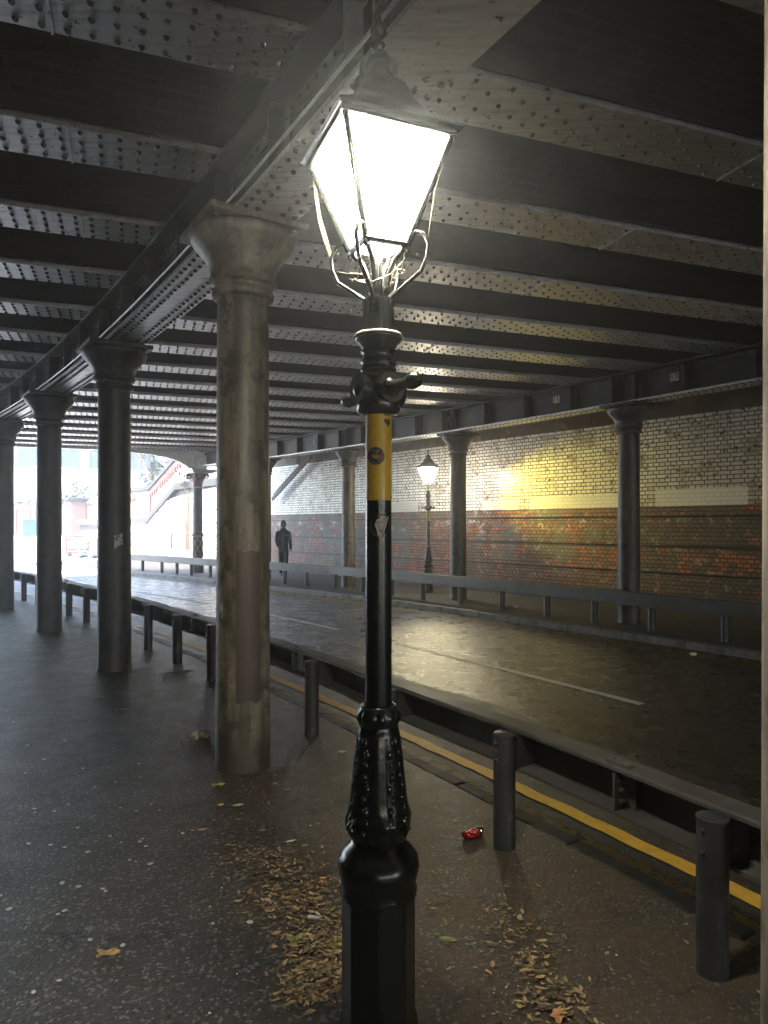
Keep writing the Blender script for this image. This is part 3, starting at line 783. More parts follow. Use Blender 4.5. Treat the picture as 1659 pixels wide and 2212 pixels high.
# ------------------------------------------------------------------ lamp posts
def lamp_post(loc, rz, arm_ang, label, Z, near):
    """Z: heights of the upper pieces"""
    root = empty('lamp_post', loc, rz, label, 'street lamp', 'lit lantern lamp posts')
    B = M['lamp_black']
    mb = MB(); mb.lathe([(.128, -.02), (.128, .07), (.122, .10), (.112, .19), (.108, .205), (.107, .21), (.106, .54), (.112, .548)], 8, rot=rad(22.5)); mb.build('plinth', B, root, bevel=.004)
    mb = MB(); mb.lathe([(.110, .545), (.112, .56), (.106, .575), (.113, .60), (.118, .625), (.114, .65), (.098, .672), (.084, .685), (.078, .695), (.074, .70)], 40); mb.build('ring_moulding', B, root, auto=60)
    def leafy(r, z, a):
        f = (z-.70)/.36
        lobe = abs(math.sin(4*a)); lobe = lobe**.6
        edge = .5+.5*math.sin(z*70.)
        crease = math.exp(-((lobe)/.16)**2)
        w = max(0., min(1., (1.02-z)/.1))
        out = r*(1+.045*w*(lobe-.6)+.02*w*edge*math.exp(-((lobe-.35)/.22)**2)-.075*w*crease)
        curl = math.exp(-((z-.76)/.03)**2)
        return out+.011*curl*max(0, math.cos(4*a))
    prof = [(.072, .695)]+[(r, z) for r, z in ((.080, .705), (.086, .72), (.089, .74), (.0885, .765), (.085, .79), (.080, .83), (.076, .87), (.072, .91), (.068, .95), (.0645, .98), (.061, 1.005), (.057, 1.02), (.055, 1.03))]
    fine = []
    for (r0, z0), (r1, z1) in zip(prof, prof[1:]):
        for j in range(5): fine.append((r0+(r1-r0)*j/5, z0+(z1-z0)*j/5))
    fine.append(prof[-1])
    mb = MB(); mb.lathe(fine, 96, mod=leafy); mb.build('leaf_moulding', B, root, smooth=True)
    # raised leaf beads down the sides
    for k in range(4):
        mb = MB(); a0 = PI/8+k*PI/2
        for i in range(9):
            z = .985-i*.031; r = .0635+(.985-z)*.105
            for sgn in (-1, 1):
                a = a0+sgn*(.12+.16*math.sin(i*1.2)**2+.02*i)
                rr = r-.004; mb.ball((rr*math.cos(a), rr*math.sin(a), z), .0095+.002*math.sin(i*2.3), .0095, .017, 8, 6)
        pts = []
        for i in range(14):
            f = i/13; th = f*1.7*PI; rr = .022*(1-.6*f)
            pts.append(((.094+rr*math.cos(th))*math.cos(a0), (.094+rr*math.cos(th))*math.sin(a0), .757+rr*math.sin(th)))
        mb.tube(pts, .009, 6)
        mb.build('leaf_beading', B, root, smooth=True)
    mb = MB(); mb.lathe([(.053, 1.02), (.058, 1.03), (.062, 1.045), (.061, 1.06), (.054, 1.075), (.052, 1.082), (.046, 1.084), (.040, 1.078)], 64,
                        mod=lambda r, z, a: r*(1+(.055*math.cos(14*a) if 1.03 < z < 1.07 else 0)))
    mb.build('collar', B, root, smooth=True)
    yb, yt = Z['yellow']
    mb = MB(); mb.lathe([(.0385, 1.06), (.0378, yb)], 40); mb.build('shaft', B, root, auto=40)
    mb = MB(); mb.lathe([(.0382, yb), (.0375, yt)], 40); mb.build('yellow_band', M['lamp_yellow'], root, auto=40)
    zb = Z['arm']
    mb = MB(); mb.lathe([(.0375, yt), (.0375, zb-.07), (.056, zb-.066), (.064, zb-.055), (.062, zb-.03), (.058, zb), (.062, zb+.03), (.060, zb+.045), (.045, zb+.055)], 32, mod=None)
    for k in range(4):
        a = arm_ang+k*PI/2; d = Vector((math.cos(a), math.sin(a), 0))
        mb.tube([d*.045+Vector((0,0,zb)), d*.072+Vector((0,0,zb))], [.044, .042], 20)
        if k % 2: mb.tube([d*.070+Vector((0,0,zb)), d*.079+Vector((0,0,zb))], [.024, .012], 14)
    mb.build('ladder_boss', B, root, auto=45)
    for sg in (1, -1):
        d = Vector((math.cos(arm_ang), math.sin(arm_ang), 0))*sg; mb = MB()
        L = Z['armlen']; P = [(.06, .019), (.075, .027), (.082, .02), (.10, .0165), (L-.05, .0155), (L-.046, .021), (L-.03, .0225), (L-.012, .019), (L, .008)]
        mb.tube([d*a+Vector((0,0,zb)) for a, r in P], [r for a, r in P], 14)
        mb.build('ladder_bar', B, root, auto=60)
    zc = Z['cup']
    mb = MB(); k_ = (zc-zb-.05)
    mb.lathe([(.045, zb+.05), (.052, zb+.05+k_*.1), (.049, zb+.05+k_*.2), (.053, zb+.05+k_*.3), (.046, zb+.05+k_*.4), (.047, zb+.05+k_*.55), (.052, zb+.05+k_*.62), (.047, zb+.05+k_*.68), (.056, zb+.05+k_*.85), (.066, zc-.008), (.069, zc), (.067, zc+.008), (.058, zc+.010)], 48)
    mb.build('neck_cup', B, root, auto=50)
    if near:
        mb = MB(); mb.lathe([(.069, zc+.002), (.071, zc+.006), (.066, zc+.013), (.048, zc+.015)], 64, mod=lambda r, z, a: r*(1+.018*math.sin(a*23)+.015*math.sin(a*57+1)), cap=False); mb.build('dust_rim', M['dust'], root, smooth=True)
    zp = Z['top']
    mb = MB(); mb.lathe([(.050, zc+.008), (.048, zc+.02), (.044, zp-.02), (.047, zp-.005), (.046, zp), (.03, zp)], 48, mod=lambda r, z, a: r*(1+.04*math.cos(10*a))); mb.build('fluted_neck', B, root, auto=50)
    # lantern
    g0, g1 = Z['glass']; hb, ht = Z['hb'], Z['ht']
    mb = MB(); fr = .0085
    cb = [Vector((x*hb, y*hb, g0)) for x, y in ((1,1),(-1,1),(-1,-1),(1,-1))]; ct = [Vector((x*ht, y*ht, g1)) for x, y in ((1,1),(-1,1),(-1,-1),(1,-1))]
    for i in range(4):
        j = (i+1) % 4
        mb.tube([cb[i], ct[i]], fr, 6); mb.tube([cb[i], cb[j]], fr*1.1, 6)
        e = ct[j]-ct[i]; mb.box((ct[i]+ct[j])/2, e.length+.02, .014, .02, (e, e.cross(Vector((0,0,1))), (0,0,1)))
        mb.ball(cb[i]-Vector((0,0,.012)), .008, .008, .014, 6, 5)
    lf = mb.build('lantern_frame', B, root, auto=50)
    for i in range(4):
        j = (i+1) % 4; mb = MB(); c = (cb[i]+cb[j]+ct[i]+ct[j])/4; inn = Vector((c.x, c.y, 0)).normalized()*-.003
        e0, e1 = (cb[j]-cb[i]).normalized()*.007, (ct[j]-ct[i]).normalized()*.007
        up = Vector((0,0,.007))
        mb.prism([cb[i]+e0+inn+up, cb[j]-e0+inn+up, ct[j]-e1+inn-up, ct[i]+e1+inn-up], inn*.9)
        mb.build('glass_pane', M['pane'] if near else M['far_pane'], lf)
    mb = MB(); mb.box((0,0,g1-.012), ht*1.5, ht*1.5, .016); mb.build('light_tray', M['led'], lf)
    def rsec(w, z): return [Vector((x*w, y*w, z)) for x, y in ((1,1),(-1,1),(-1,-1),(1,-1))]
    rh = Z['roof']; mb = MB(); o = ht+.016
    mb.loft([rsec(o, g1+.004), rsec(o+.006, g1+.012), rsec(o*.98, g1+.022), rsec(o*.80, g1+.022+rh*.10), rsec(o*.60, g1+.022+rh*.24), rsec(o*.44, g1+.022+rh*.42), rsec(o*.33, g1+.022+rh*.62)])
    rf = mb.build('lantern_roof', B, root, auto=30)
    zz = g1+.022+rh*.60; mb = MB()
    mb.lathe([(o*.42, zz), (o*.42, zz+.012), (o*.33, zz+.02), (o*.33, zz+rh*.18), (o*.30, zz+rh*.28), (o*.20, zz+rh*.38), (o*.08, zz+rh*.42)], 24); mb.build('vent_dome', B, rf, auto=50)
    z2 = zz+rh*.42; fh = Z['finial']; mb = MB()
    mb.lathe([(.012, z2-.01), (.012, z2+fh*.12), (.020, z2+fh*.2), (.010, z2+fh*.3), (.012, z2+fh*.36), (.024, z2+fh*.5), (.022, z2+fh*.6), (.010, z2+fh*.78), (.004, z2+fh)], 16); mb.build('finial', B, rf, smooth=True)
    # scroll brackets
    for i in range(4):
        a = PI/4+i*PI/2; d = Vector((math.cos(a), math.sin(a), 0)); k = (g0-zp)
        P = [(.036, -.02), (.044, .05*k), (.062, .14*k), (.095, .30*k), (.13, .46*k), (Z['scroll'], .72*k), (Z['scroll']+.004, .95*k), (Z['scroll']-.01, 1.15*k), (Z['scroll']-.035, 1.22*k), (hb*1.42+.01, 1.06*k), (hb*1.40, 1.0*k)]
        mb = MB(); mb.tube([d*r+Vector((0,0,zp+z)) for r, z in P], [.0075, .007, .0065, .006, .006, .006, .006, .006, .006, .006, .006], 7)
        P2 = [(.02, 0), (.026, .25*k), (.034, .5*k), (.05, .75*k), (hb*1.36, .99*k)]
        mb.tube([d*r+Vector((0,0,zp+z)) for r, z in P2], .0075, 7)
        mb.build('scroll_bracket', B, root, smooth=True)
    mb = MB(); mb.tube([(0,0,zp-.01), (.004, .003, zp+(g0-zp)*.5), (0,0,g0+.10)], .011, 10); mb.build('supply_pipe', B, root, smooth=True)
    if near:
        rnd = random.Random(4); mb = MB()
        for q in range(26):
            i = rnd.randrange(4); a = PI/4+i*PI/2; d = Vector((math.cos(a), math.sin(a), 0)); a2 = a+rnd.choice((PI/2, -PI/2)); d2 = Vector((math.cos(a2), math.sin(a2), 0))
            k = g0-zp
            if q < 8:
                A = d*(ht*1.38-rnd.uniform(0, .02))+Vector((0,0,g1-rnd.uniform(0, .05))); Bp = d*(Z['scroll']+.003)+Vector((0,0,zp+k*rnd.uniform(.8, 1.2)))
            elif q < 22:
                A = d*rnd.uniform(.08, Z['scroll'])+Vector((0,0,zp+k*rnd.uniform(.4, 1.1))); Bp = d2*rnd.uniform(.03, .1)+Vector((0,0,zp+k*rnd.uniform(.1, 1.)))
            else:
                A = d*Z['scroll']*rnd.uniform(.6, 1)+Vector((0,0,zp+k*rnd.uniform(.5, 1.1))); Bp = d*.04+Vector((0,0,zp+k*rnd.uniform(0, .9)))
            mid = (A+Bp)/2+Vector((rnd.uniform(-.012, .012), rnd.uniform(-.012, .012), -rnd.uniform(.0, .018)))
            mb.tube([A, (A+mid)/2+Vector((0,0,-.003)), mid, (mid+Bp)/2, Bp], [.0008, .0014, .0011, .0018, .0008], 4)
            for f in range(rnd.randint(1, 4)):
                pp = A.lerp(mid, rnd.random()); mb.ball(pp, .0022, .0022, .0028, 5, 4)
        mb.build('cobweb', M['web'], root)
    return root
ZN = dict(yellow=(1.67, 1.925), arm=1.985, armlen=.205, cup=2.135, top=2.245, glass=(2.395, 2.68), hb=.0635, ht=.158, roof=.25, finial=.12, scroll=.148)
ZF = dict(yellow=(1.70, 1.96), arm=2.015, armlen=.17, cup=2.30, top=2.40, glass=(2.60, 2.96), hb=.075, ht=.178, roof=.28, finial=.13, scroll=.165)
LN = Vector((-.016, 2.0, 0))
near_lamp = lamp_post(LN, rad(22.5), rad(-57.5-22.5), 'near black lamp post with yellow band, stickers and cobwebbed lantern', ZN, True)
LF = eye(925, 1280); 
far_lamp = lamp_post(LF, rad(45)-.07, rad(-45), 'distant black lamp post standing before the white brick wall', ZF, False)
# stickers on the near lamp
def decal(root, name, m, ca, cz, shape, r0=.0385, lift=.0007, label=None):
    """shape: list of polygons in (arc metres, height metres) around (ca, cz)"""
    mb = MB()
    for poly in shape:
        c = (sum(p[0] for p in poly)/len(poly), sum(p[1] for p in poly)/len(poly))
        def P(p): a = ca+p[0]/r0; r = r0+lift; return Vector((r*math.cos(a), r*math.sin(a), cz+p[1]))
        N = 3; pts = []
        for i, p in enumerate(poly):
            q = poly[(i+1) % len(poly)]
            for j in range(N): pts.append((p[0]+(q[0]-p[0])*j/N, p[1]+(q[1]-p[1])*j/N))
        rings = []
        for f in (1., .66, .33):
            rings.append([mb.vert(P((c[0]+(p[0]-c[0])*f, c[1]+(p[1]-c[1])*f))) for p in pts])
        ce = mb.vert(P(c)); L = len(pts)
        for a, b in zip(rings, rings[1:]):
            for k in range(L): mb.face((a[k], a[(k+1) % L], b[(k+1) % L], b[k]))
        for k in range(L): mb.face((rings[-1][k], rings[-1][(k+1) % L], ce))
    o = mb.build(name, m, root, smooth=True)
    if label: o['label'] = label
    return o
vl = math.atan2(-LN.y, -LN.x)-rad(22.5)         # towards the viewer
def disc(r, n=20, sc_=1., cx=0., cz=0.): return [(cx+r*math.cos(2*PI*k/n), cz+sc_*r*math.sin(2*PI*k/n)) for k in range(n)]
M['badge'] = NT('patterned badge'); _t = M['badge']; _v = _t.n('TexVoronoi', {'Vector': _t.coord(), 'Scale': 260.}); _t.bsdf(_t.ramp(_v.outputs['Distance'], [(.25, (.32,.28,.24)), (.55, (.035,.03,.035))]), .45); M['badge'] = _t.m
M['badge_red'] = simple('badge red', (.34,.075,.05), .45, 0, .2, 60.); M['badge_gold'] = simple('badge gold', (.72,.55,.05), .45, 0, .3, 90.)
M['pale_sticker'] = simple('white sticker', (.58,.55,.50), .5, 0, .15, 60.); M['grey_scratch'] = simple('grey scratch', (.075,.072,.068), .6)
M['dark_green'] = simple('dark green ink', (.02,.035,.02), .5)
decal(near_lamp, 'badge_sticker', M['badge'], vl-.20, 1.795, [disc(.0255)], label='round patterned badge sticker')
decal(near_lamp, 'badge_stripe', M['badge_red'], vl-.20, 1.795, [[(-.0245, .008), (.0, .0045), (.0245, -.002), (.0225, -.0125), (0, -.008), (-.0235, -.003)]], lift=.0012)
decal(near_lamp, 'badge_centre', M['badge_gold'], vl-.20, 1.795, [[(-.009, .005), (-.001, .003), (-.001, -.007), (-.008, -.006)], [(.001, .002), (.006, .001), (.006, -.008), (.001, -.0075)]], lift=.0017)
decal(near_lamp, 'printed_mark', M['dark_green'], vl+.72, 1.895, [[(-.011, .006), (-.004, .006), (-.0005, -.001), (-.006, -.009), (-.011, -.002)], [(.001, .003), (.009, .007), (.011, -.004), (.003, -.016), (-.003, -.009)], [(-.012, .0155), (.011, .0155), (.011, .0185), (-.012, .0185)]], label='dark green shard shaped mark')
decal(near_lamp, 'pale_sticker', M['pale_sticker'], vl+.22, 1.607, [[(-.019, -.006), (-.014, .008), (-.004, .013), (.003, .020), (.011, .018), (.014, .010), (.022, .020), (.021, .012), (.013, -.012), (.004, -.036), (-.004, -.044), (-.010, -.036), (-.013, -.022)]], label='white pointed face shaped sticker')
decal(near_lamp, 'sticker_detail', M['badge_red'], vl+.22, 1.607, [[(.003, .012), (.010, .0125), (.012, .009), (.005, .009)], [(-.009, -.022), (-.003, -.027), (.002, -.026), (-.003, -.023), (-.008, -.019)]], lift=.0013)
decal(near_lamp, 'sticker_detail', M['grey_scratch'], vl+.22, 1.607, [[(-.018, -.002), (.016, .006), (.016, .0045), (-.018, -.0035)], [(-.012, -.004), (-.010, -.004), (.006, -.034), (.004, -.034)], [(.014, .010), (.0155, .010), (.002, -.03), (.0, -.03)]], lift=.0014)
ring_ = []
rnd = random.Random(8)
for k in range(26):
    a = 2*PI*k/26; r = .031+rnd.uniform(-.002, .003); l = rnd.uniform(.004, .011)
    x, z = r*math.cos(a)*.95, -.008+r*math.sin(a)
    tx, tz = -math.sin(a), math.cos(a)
    if -.75 < (x+.0085)/.0385 < .95: ring_.append([(x-tx*l, z-tz*l), (x+tx*l, z+tz*l), (x+tx*l+.0012, z+tz*l+.0012), (x-tx*l+.0012, z-tz*l+.0012)])
decal(near_lamp, 'scratched_ring', M['grey_scratch'], vl+.16, 1.607, ring_, label='scratched ring around the white sticker')

# ------------------------------------------------------------------ person on the far footway
def make_person(loc, rz):
    root = empty('person', loc, rz, 'person in black hooded coat and dark trousers walking along far footway', 'person')
    skin = simple('skin', (.12,.07,.05), .6, 0, .1); coat = simple('black coat', (.005,.0055,.006), .75, 0, .3, 20.); trs = simple('dark trousers', (.005,.005,.006), .8, 0, .3, 20.); shoe = simple('dark shoes', (.02,.02,.022), .5)
    # body: one skinned skeleton (x right, -y forward)
    V = [(0,0,.92), (0,-.01,1.12), (0,-.01,1.36), (0,-.015,1.47), (0,-.03,1.55), (0,-.04,1.64),
         (.17,0,1.38), (.235,.03,1.12), (.25,-.03,.90), (.255,-.06,.82),
         (-.17,0,1.38), (-.235,-.02,1.12), (-.19,-.12,.96), (-.16,-.16,.93),
         (.085,0,.86), (.075,-.10,.49), (.06,-.10,.10), (.06,-.22,.035), (-.085,0,.86), (-.065,.06,.49), (-.05,.20,.13), (-.05,.09,.04)]
    E = [(0,1),(1,2),(2,3),(3,4),(4,5),(2,6),(6,7),(7,8),(8,9),(2,10),(10,11),(11,12),(12,13),(0,14),(14,15),(15,16),(16,17),(0,18),(18,19),(19,20),(20,21)]
    R = [.14,.13,.14,.055,.085,.085,.06,.045,.035,.03,.06,.045,.035,.03,.085,.06,.042,.035,.085,.06,.042,.035]
    me = bpy.data.meshes.new('body'); me.from_pydata(V, E, []); b = bpy.data.objects.new('body', me); COL.objects.link(b); b.parent = root
    sk = b.modifiers.new('skin', 'SKIN')
    for i, r in enumerate(R): me.skin_vertices[0].data[i].radius = (r, r)
    me.skin_vertices[0].data[0].use_root = True
    b.modifiers.new('sub', 'SUBSURF').levels = 1; b.modifiers['sub'].render_levels = 2
    me.materials.append(skin)
    def oval(cx, cy, cz, rx, ry, n=18): return [Vector((cx+rx*math.cos(2*PI*k/n), cy+ry*math.sin(2*PI*k/n), cz)) for k in range(n)]
    mb = MB(); mb.loft([oval(0, .0, .74, .155, .14), oval(0, 0, .80, .165, .145), oval(0, 0, .9, .17, .145), oval(0, 0, 1.0, .168, .14), oval(0, 0, 1.15, .175, .14), oval(0, 0, 1.28, .195, .14), oval(0, 0, 1.38, .20, .135), oval(0, 0, 1.44, .13, .10), oval(0, -.01, 1.50, .085, .085)])
    for sg, pts in ((1, [(.15, 0, 1.38), (.205, .005, 1.34), (.245, .03, 1.12), (.255, -.02, .96), (.258, -.035, .87)]), (-1, [(-.15, 0, 1.38), (-.205, 0, 1.34), (-.25, -.02, 1.13), (-.22, -.09, 1.0), (-.17, -.15, .94)])):
        mb.tube(pts, [.07, .075, .068, .058, .052], 12)
    cb = mb.build('coat', coat, root, smooth=True)
    mb = MB(); mb.ball((0, 0, 1.615), .105, .115, .135, 16, 10)
    for v in mb.v:
        if v.y < -.04 and v.z < 1.69: v.y = -.045+.2*(v.y+.04); 
    mb.build('hood', coat, root, smooth=True)
    mb = MB(); mb.ball((0, -.06, 1.61), .062, .06, .09, 14, 9); mb.ball((0, -.122, 1.605), .012, .018, .02, 8, 6); mb.box((0, -.113, 1.565), .04, .012, .008); mb.build('face', skin, root, smooth=True)
    mb = MB()
    for x in (-.024, .024): mb.ball((x, -.112, 1.628), .009, .008, .006, 8, 5)
    mb.build('eye', simple('eye', (.02,.015,.012), .3), root, smooth=True)
    for pts in ([(.085, 0, .9), (.078, -.06, .68), (.075, -.10, .49), (.062, -.105, .28), (.06, -.10, .10)], [(-.085, 0, .9), (-.078, .03, .68), (-.068, .06, .49), (-.055, .13, .30), (-.05, .20, .13)]):
        mb = MB(); mb.tube(pts, [.105, .098, .08, .066, .06], 14); mb.build('trouser_leg', trs, root, smooth=True)
    for (x, y, z, p) in ((.06, -.16, .05, 0.), (-.05, .16, .085, .45)):
        mb = MB(); mb.loft([[Vector((x+w*math.cos(2*PI*k/12), y+yy+.02*math.sin(2*PI*k/12)*0, z+zz+h*math.sin(2*PI*k/12)-(yy)*p*.0)) for k in range(12)] for yy, w, h, zz in ((.10, .02, .025, .0), (.08, .04, .05, 0), (0, .045, .05, 0), (-.08, .05, .038, -.008), (-.14, .045, .028, -.016), (-.165, .02, .015, -.02))])
        mb.build('shoe', shoe, root, smooth=True)
    for sg, c, dirv in ((1, Vector((.258, -.045, .84)), Vector((0, -.1, -1))), (-1, Vector((-.15, -.17, .925)), Vector((.5, -.3, -.5)))):
        mb = MB(); d = dirv.normalized(); sd = d.cross(Vector((0, 1, 0))).normalized()
        mb.ball(c, .035, .022, .045, 10, 7)
        for q, (off, L) in enumerate(((-.026, .055), (-.009, .068), (.009, .064), (.026, .05))):
            b0 = c+d*.03+Vector((0, 1, 0))*off*1.; mb.tube([b0, b0+d*L*.5, b0+d*L*.85+sd*.012*sg], [.009, .0085, .006], 6)
        b0 = c+Vector((0, -.03, 0)); mb.tube([b0, b0+d*.03+Vector((0, -.012, 0)), b0+d*.055], [.01, .009, .007], 6)
        mb.build('hand', skin, root, smooth=True)
    mb = MB(); mb.box((.085, -.158, 1.30), .05, .004, .022); mb.build('chest_badge', simple('white badge', (.6,.6,.6), .6), root)
    root.scale = (.86, .86, 1.)
    return root
pp = eye(612, 1247)
make_person(pp, math.atan2(-pp.x, pp.y)*-1*0+rad(18))

# ------------------------------------------------------------------ litter
def leaf_shape(mb, c, L, W, rz, curl, tilt=0., z=.003, roll=0.):
    c = Vector(c); d = Vector((math.cos(rz), math.sin(rz), 0)); s = Vector((-math.sin(rz), math.cos(rz), 0))
    prof = [(-.5, 0), (-.28, .36), (0, .5), (.25, .36), (.5, 0)]; ids = []
    for f, w in prof:
        base = c+d*(f*L)+Vector((0,0,z+curl*L*(f*f*2.)+tilt*f*L))
        if w == 0: ids.append((mb.vert(base),))
        else: ids.append((mb.vert(base+s*(w*W)+Vector((0,0,curl*W*.6+roll*W*w))), mb.vert(base), mb.vert(base-s*(w*W)+Vector((0,0,curl*W*.6-roll*W*w*.3)))))
    mb.face((ids[0][0], ids[1][0], ids[1][1])); mb.face((ids[0][0], ids[1][1], ids[1][2]))
    for a, b in ((1, 2), (2, 3)):
        mb.face((ids[a][0], ids[b][0], ids[b][1], ids[a][1])); mb.face((ids[a][1], ids[b][1], ids[b][2], ids[a][2]))
    mb.face((ids[3][0], ids[4][0], ids[3][1])); mb.face((ids[3][1], ids[4][0], ids[3][2]))
def island_mat(name, stops, rough=.7):
    t = NT(name); r = t.n('NewGeometry').outputs['Random Per Island']
    col = t.mix(.25, t.ramp(r, stops), t.ramp(t.noise(t.coord(), 90., 3.), [(.3, (.4,.4,.4)), (.7, (1.,1.,1.))]), 'MULTIPLY')
    t.bsdf(col, rough); return t.m
M['litter'] = island_mat('dry leaf litter', [(0., (.06,.045,.03)), (.35, (.13,.095,.055)), (.62, (.26,.175,.09)), (.88, (.42,.31,.17)), (1., (.15,.16,.05))])
mb = MB(); rnd = random.Random(21)
heaps = [(600, 1890, 95, 52, 260), (560, 1845, 70, 22, 70), (650, 1965, 85, 38, 220), (690, 2045, 58, 55, 340), (690, 2115, 55, 45, 300), (655, 2150, 60, 20, 60), (700, 1920, 60, 50, 60),
         (1090, 2010, 70, 60, 100), (1150, 2080, 60, 50, 70), (1190, 2170, 110, 40, 110), (950, 1960, 60, 60, 26), (500, 1790, 70, 30, 24), (1040, 1720, 160, 60, 24), (430, 1600, 30, 22, 60), (560, 1700, 110, 40, 26)]
for (px, py, wx, wy, cnt) in heaps:
    for i in range(int(cnt*2.0)):
        gx, gy = rnd.gauss(0, .66), rnd.gauss(0, .66)
        p = eye(px+gx*wx, max(1200, py+gy*wy)); dense = math.exp(-(gx*gx+gy*gy)*1.6)*min(1, cnt/200)
        L = rnd.choice((.010, .014, .017, .020, .024, .030, .040))*rnd.uniform(.7, 1.15)
        leaf_shape(mb, p, L, L*rnd.uniform(.28, .5), rnd.uniform(0, 2*PI), rnd.uniform(-.05, .3), rnd.uniform(-.25, .25)*dense, .003+rnd.random()*.03*dense, rnd.uniform(-.3, .3))
for i in range(620):
    s = rnd.uniform(-3.5, 9); n = rnd.gauss(.3, .55) if rnd.random() < .7 else rnd.uniform(-3.5, .9)
    if n > .95: continue
    L = rnd.uniform(.012, .034); leaf_shape(mb, sn(s, n), L, L*rnd.uniform(.3, .5), rnd.uniform(0, 6.3), rnd.uniform(0, .3), 0, .003, rnd.uniform(-.2, .3))
tag(mb.build('leaf_litter', M['litter']), 'dry brown leaves and leaflets drifted around the near lamp base', 'leaves', kind='stuff')
mb = MB()
for i in range(700):
    s = rnd.uniform(1, 13); n = 7.0+abs(rnd.gauss(0, .45))
    L = rnd.uniform(.015, .05); leaf_shape(mb, sn(s, n+.12), L, L*.45, rnd.uniform(0, 6.3), rnd.uniform(0, .3), 0, .004, rnd.uniform(-.2, .3))
for i in range(120):
    s = rnd.uniform(-2, 16); p = sn(s, kf(s)-rnd.uniform(.02, .16), -.095); L = rnd.uniform(.02, .05); leaf_shape(mb, p, L, L*.45, rnd.uniform(0, 6.3), .2, 0, .006, 0)
tag(mb.build('leaf_litter', M['litter']), 'dry leaf scraps under the far guard rail', 'leaves', kind='stuff')
M['grit'] = island_mat('pale grit', [(0., (.07,.06,.05)), (.5, (.2,.18,.15)), (.8, (.48,.46,.41)), (1., (.75,.72,.67))], .45)
mb = MB()
def pebble(p, r):
    a = rnd.uniform(0, 6.3); ids = [mb.vert(p+Vector((r*rnd.uniform(.6, 1.2)*math.cos(a+k*1.57), r*rnd.uniform(.6, 1.2)*math.sin(a+k*1.57), .001))) for k in range(4)]
    t = mb.vert(p+Vector((0,0,r*.8)))
    for k in range(4): mb.face((ids[k], ids[(k+1) % 4], t))
for i in range(4200):
    s = rnd.uniform(-4.5, 14); n = rnd.gauss(.2, .7) if rnd.random() < .6 else rnd.uniform(-3.9, .9)
    if n > .98 or n < -4: continue
    pebble(sn(s, n), rnd.uniform(.0016, .0060)*(1+max(0, s)*.05))
for i in range(1500):
    s = rnd.uniform(-3, 12); pebble(sn(s, rnd.uniform(1.55, 2.9), -.092), rnd.uniform(.002, .007))
tag(mb.build('grit', M['grit']), 'loose pale grit scattered over footway and gutter', 'grit', kind='stuff')
# flattened chewing gum
M['gum'] = simple('flattened gum', (.50,.48,.44), .5, 0, .25, 30.)
gums = [(75, 1747), (118, 1752), (148, 1738), (168, 1788), (260, 1745), (327, 1737), (295, 1752), (62, 1822), (75, 1755), (190, 1840), (238, 1806), (262, 1820), (140, 1830), (110, 1825), (308, 1812), (315, 1828), (302, 1818), (325, 1866),
        (280, 1858), (170, 1915), (135, 1907), (222, 1920), (228, 1925), (125, 1975), (140, 1967), (540, 1992), (265, 2042), (20, 1964), (0, 1935), (128, 2118), (72, 2143), (195, 2030), (460, 1995), (250, 1690), (205, 1700), (180, 1660), (95, 1640), (60, 1610), (140, 1600), (30, 1560), (110, 1540), (55, 1670), (300, 1650), (345, 1750), (395, 1800)]
gp = None
for i, (x, y) in enumerate(gums):
    p = eye(x, y)
    if gp is None:
        mb = MB(); mb.lathe([(.0135, .0005), (.0125, .0022), (.007, .003)], 14, mod=lambda r, z, a: r*(1+.13*math.sin(2*a)+.08*math.sin(5*a))); gp = mb.build('gum_spot', M['gum'], smooth=True); o = gp
    else: o = gp.copy(); COL.objects.link(o)
    o.location = p; o.rotation_euler = (0, 0, rnd.uniform(0, 6.3)); k = rnd.uniform(.42, .95); o.scale = (k*rnd.uniform(.8, 1.2), k, 1)
    tag(o, 'pale flattened chewing gum spot stuck to the dark footway', 'gum', 'flattened gum spots')
# single leaves and scraps one can point to
def one_leaf(px, py, L, W, rz, col, label, curl=.2, lobes=False):
    mb = MB(); p = eye(px, py)
    if lobes:
        N = 22; ids = []
        c = mb.vert(p+Vector((0,0,.006)))
        for k in range(N):
            a = 2*PI*k/N; r = (1+.22*math.cos(5*a)+.08*math.cos(11*a)); x, y = L*.5*r*math.cos(a), W*.5*r*math.sin(a)
            ids.append(mb.vert(p+Vector((x*math.cos(rz)-y*math.sin(rz), x*math.sin(rz)+y*math.cos(rz), .004+.02*curl*(math.sin(3*a)+1)))))
        for k in range(N): mb.face((c, ids[k], ids[(k+1) % N]))
    else: leaf_shape(mb, p, L, W, rz, curl, .05, .004, .2)
    m = simple('leaf '+label[:14], col, .6, 0, .35, 60.)
    return tag(mb.build('fallen_leaf', m, origin=p), label, 'leaf')
one_leaf(231, 2063, .075, .05, .2, (.36,.24,.08), 'large tan fallen leaf alone on the bare dark footway', .35, True)
one_leaf(740, 1627, .07, .03, -.2, (.62,.38,.04), 'bright yellow fallen leaf just left of the lamp base', .3)
one_leaf(968, 2032, .075, .026, -.35, (.16,.20,.06), 'narrow green fallen leaf right of the lamp plinth', .1)
one_leaf(470, 1697, .075, .05, .3, (.36,.36,.10), 'olive yellow torn leaf near the thick column foot', .2, True)
one_leaf(477, 1741, .04, .022, .2, (.60,.36,.04), 'small orange leaf beside a pale green one', .2)
one_leaf(514, 1742, .07, .028, .3, (.35,.40,.20), 'pale green leaf beside a small orange one', .15)
one_leaf(437, 1795, .06, .018, .2, (.46,.32,.16), 'long tan leaf scrap left of the leaf pile', .25)
one_leaf(1207, 2200, .06, .05, .8, (.40,.20,.09), 'orange brown rounded leaf at the bottom edge', .4, True)
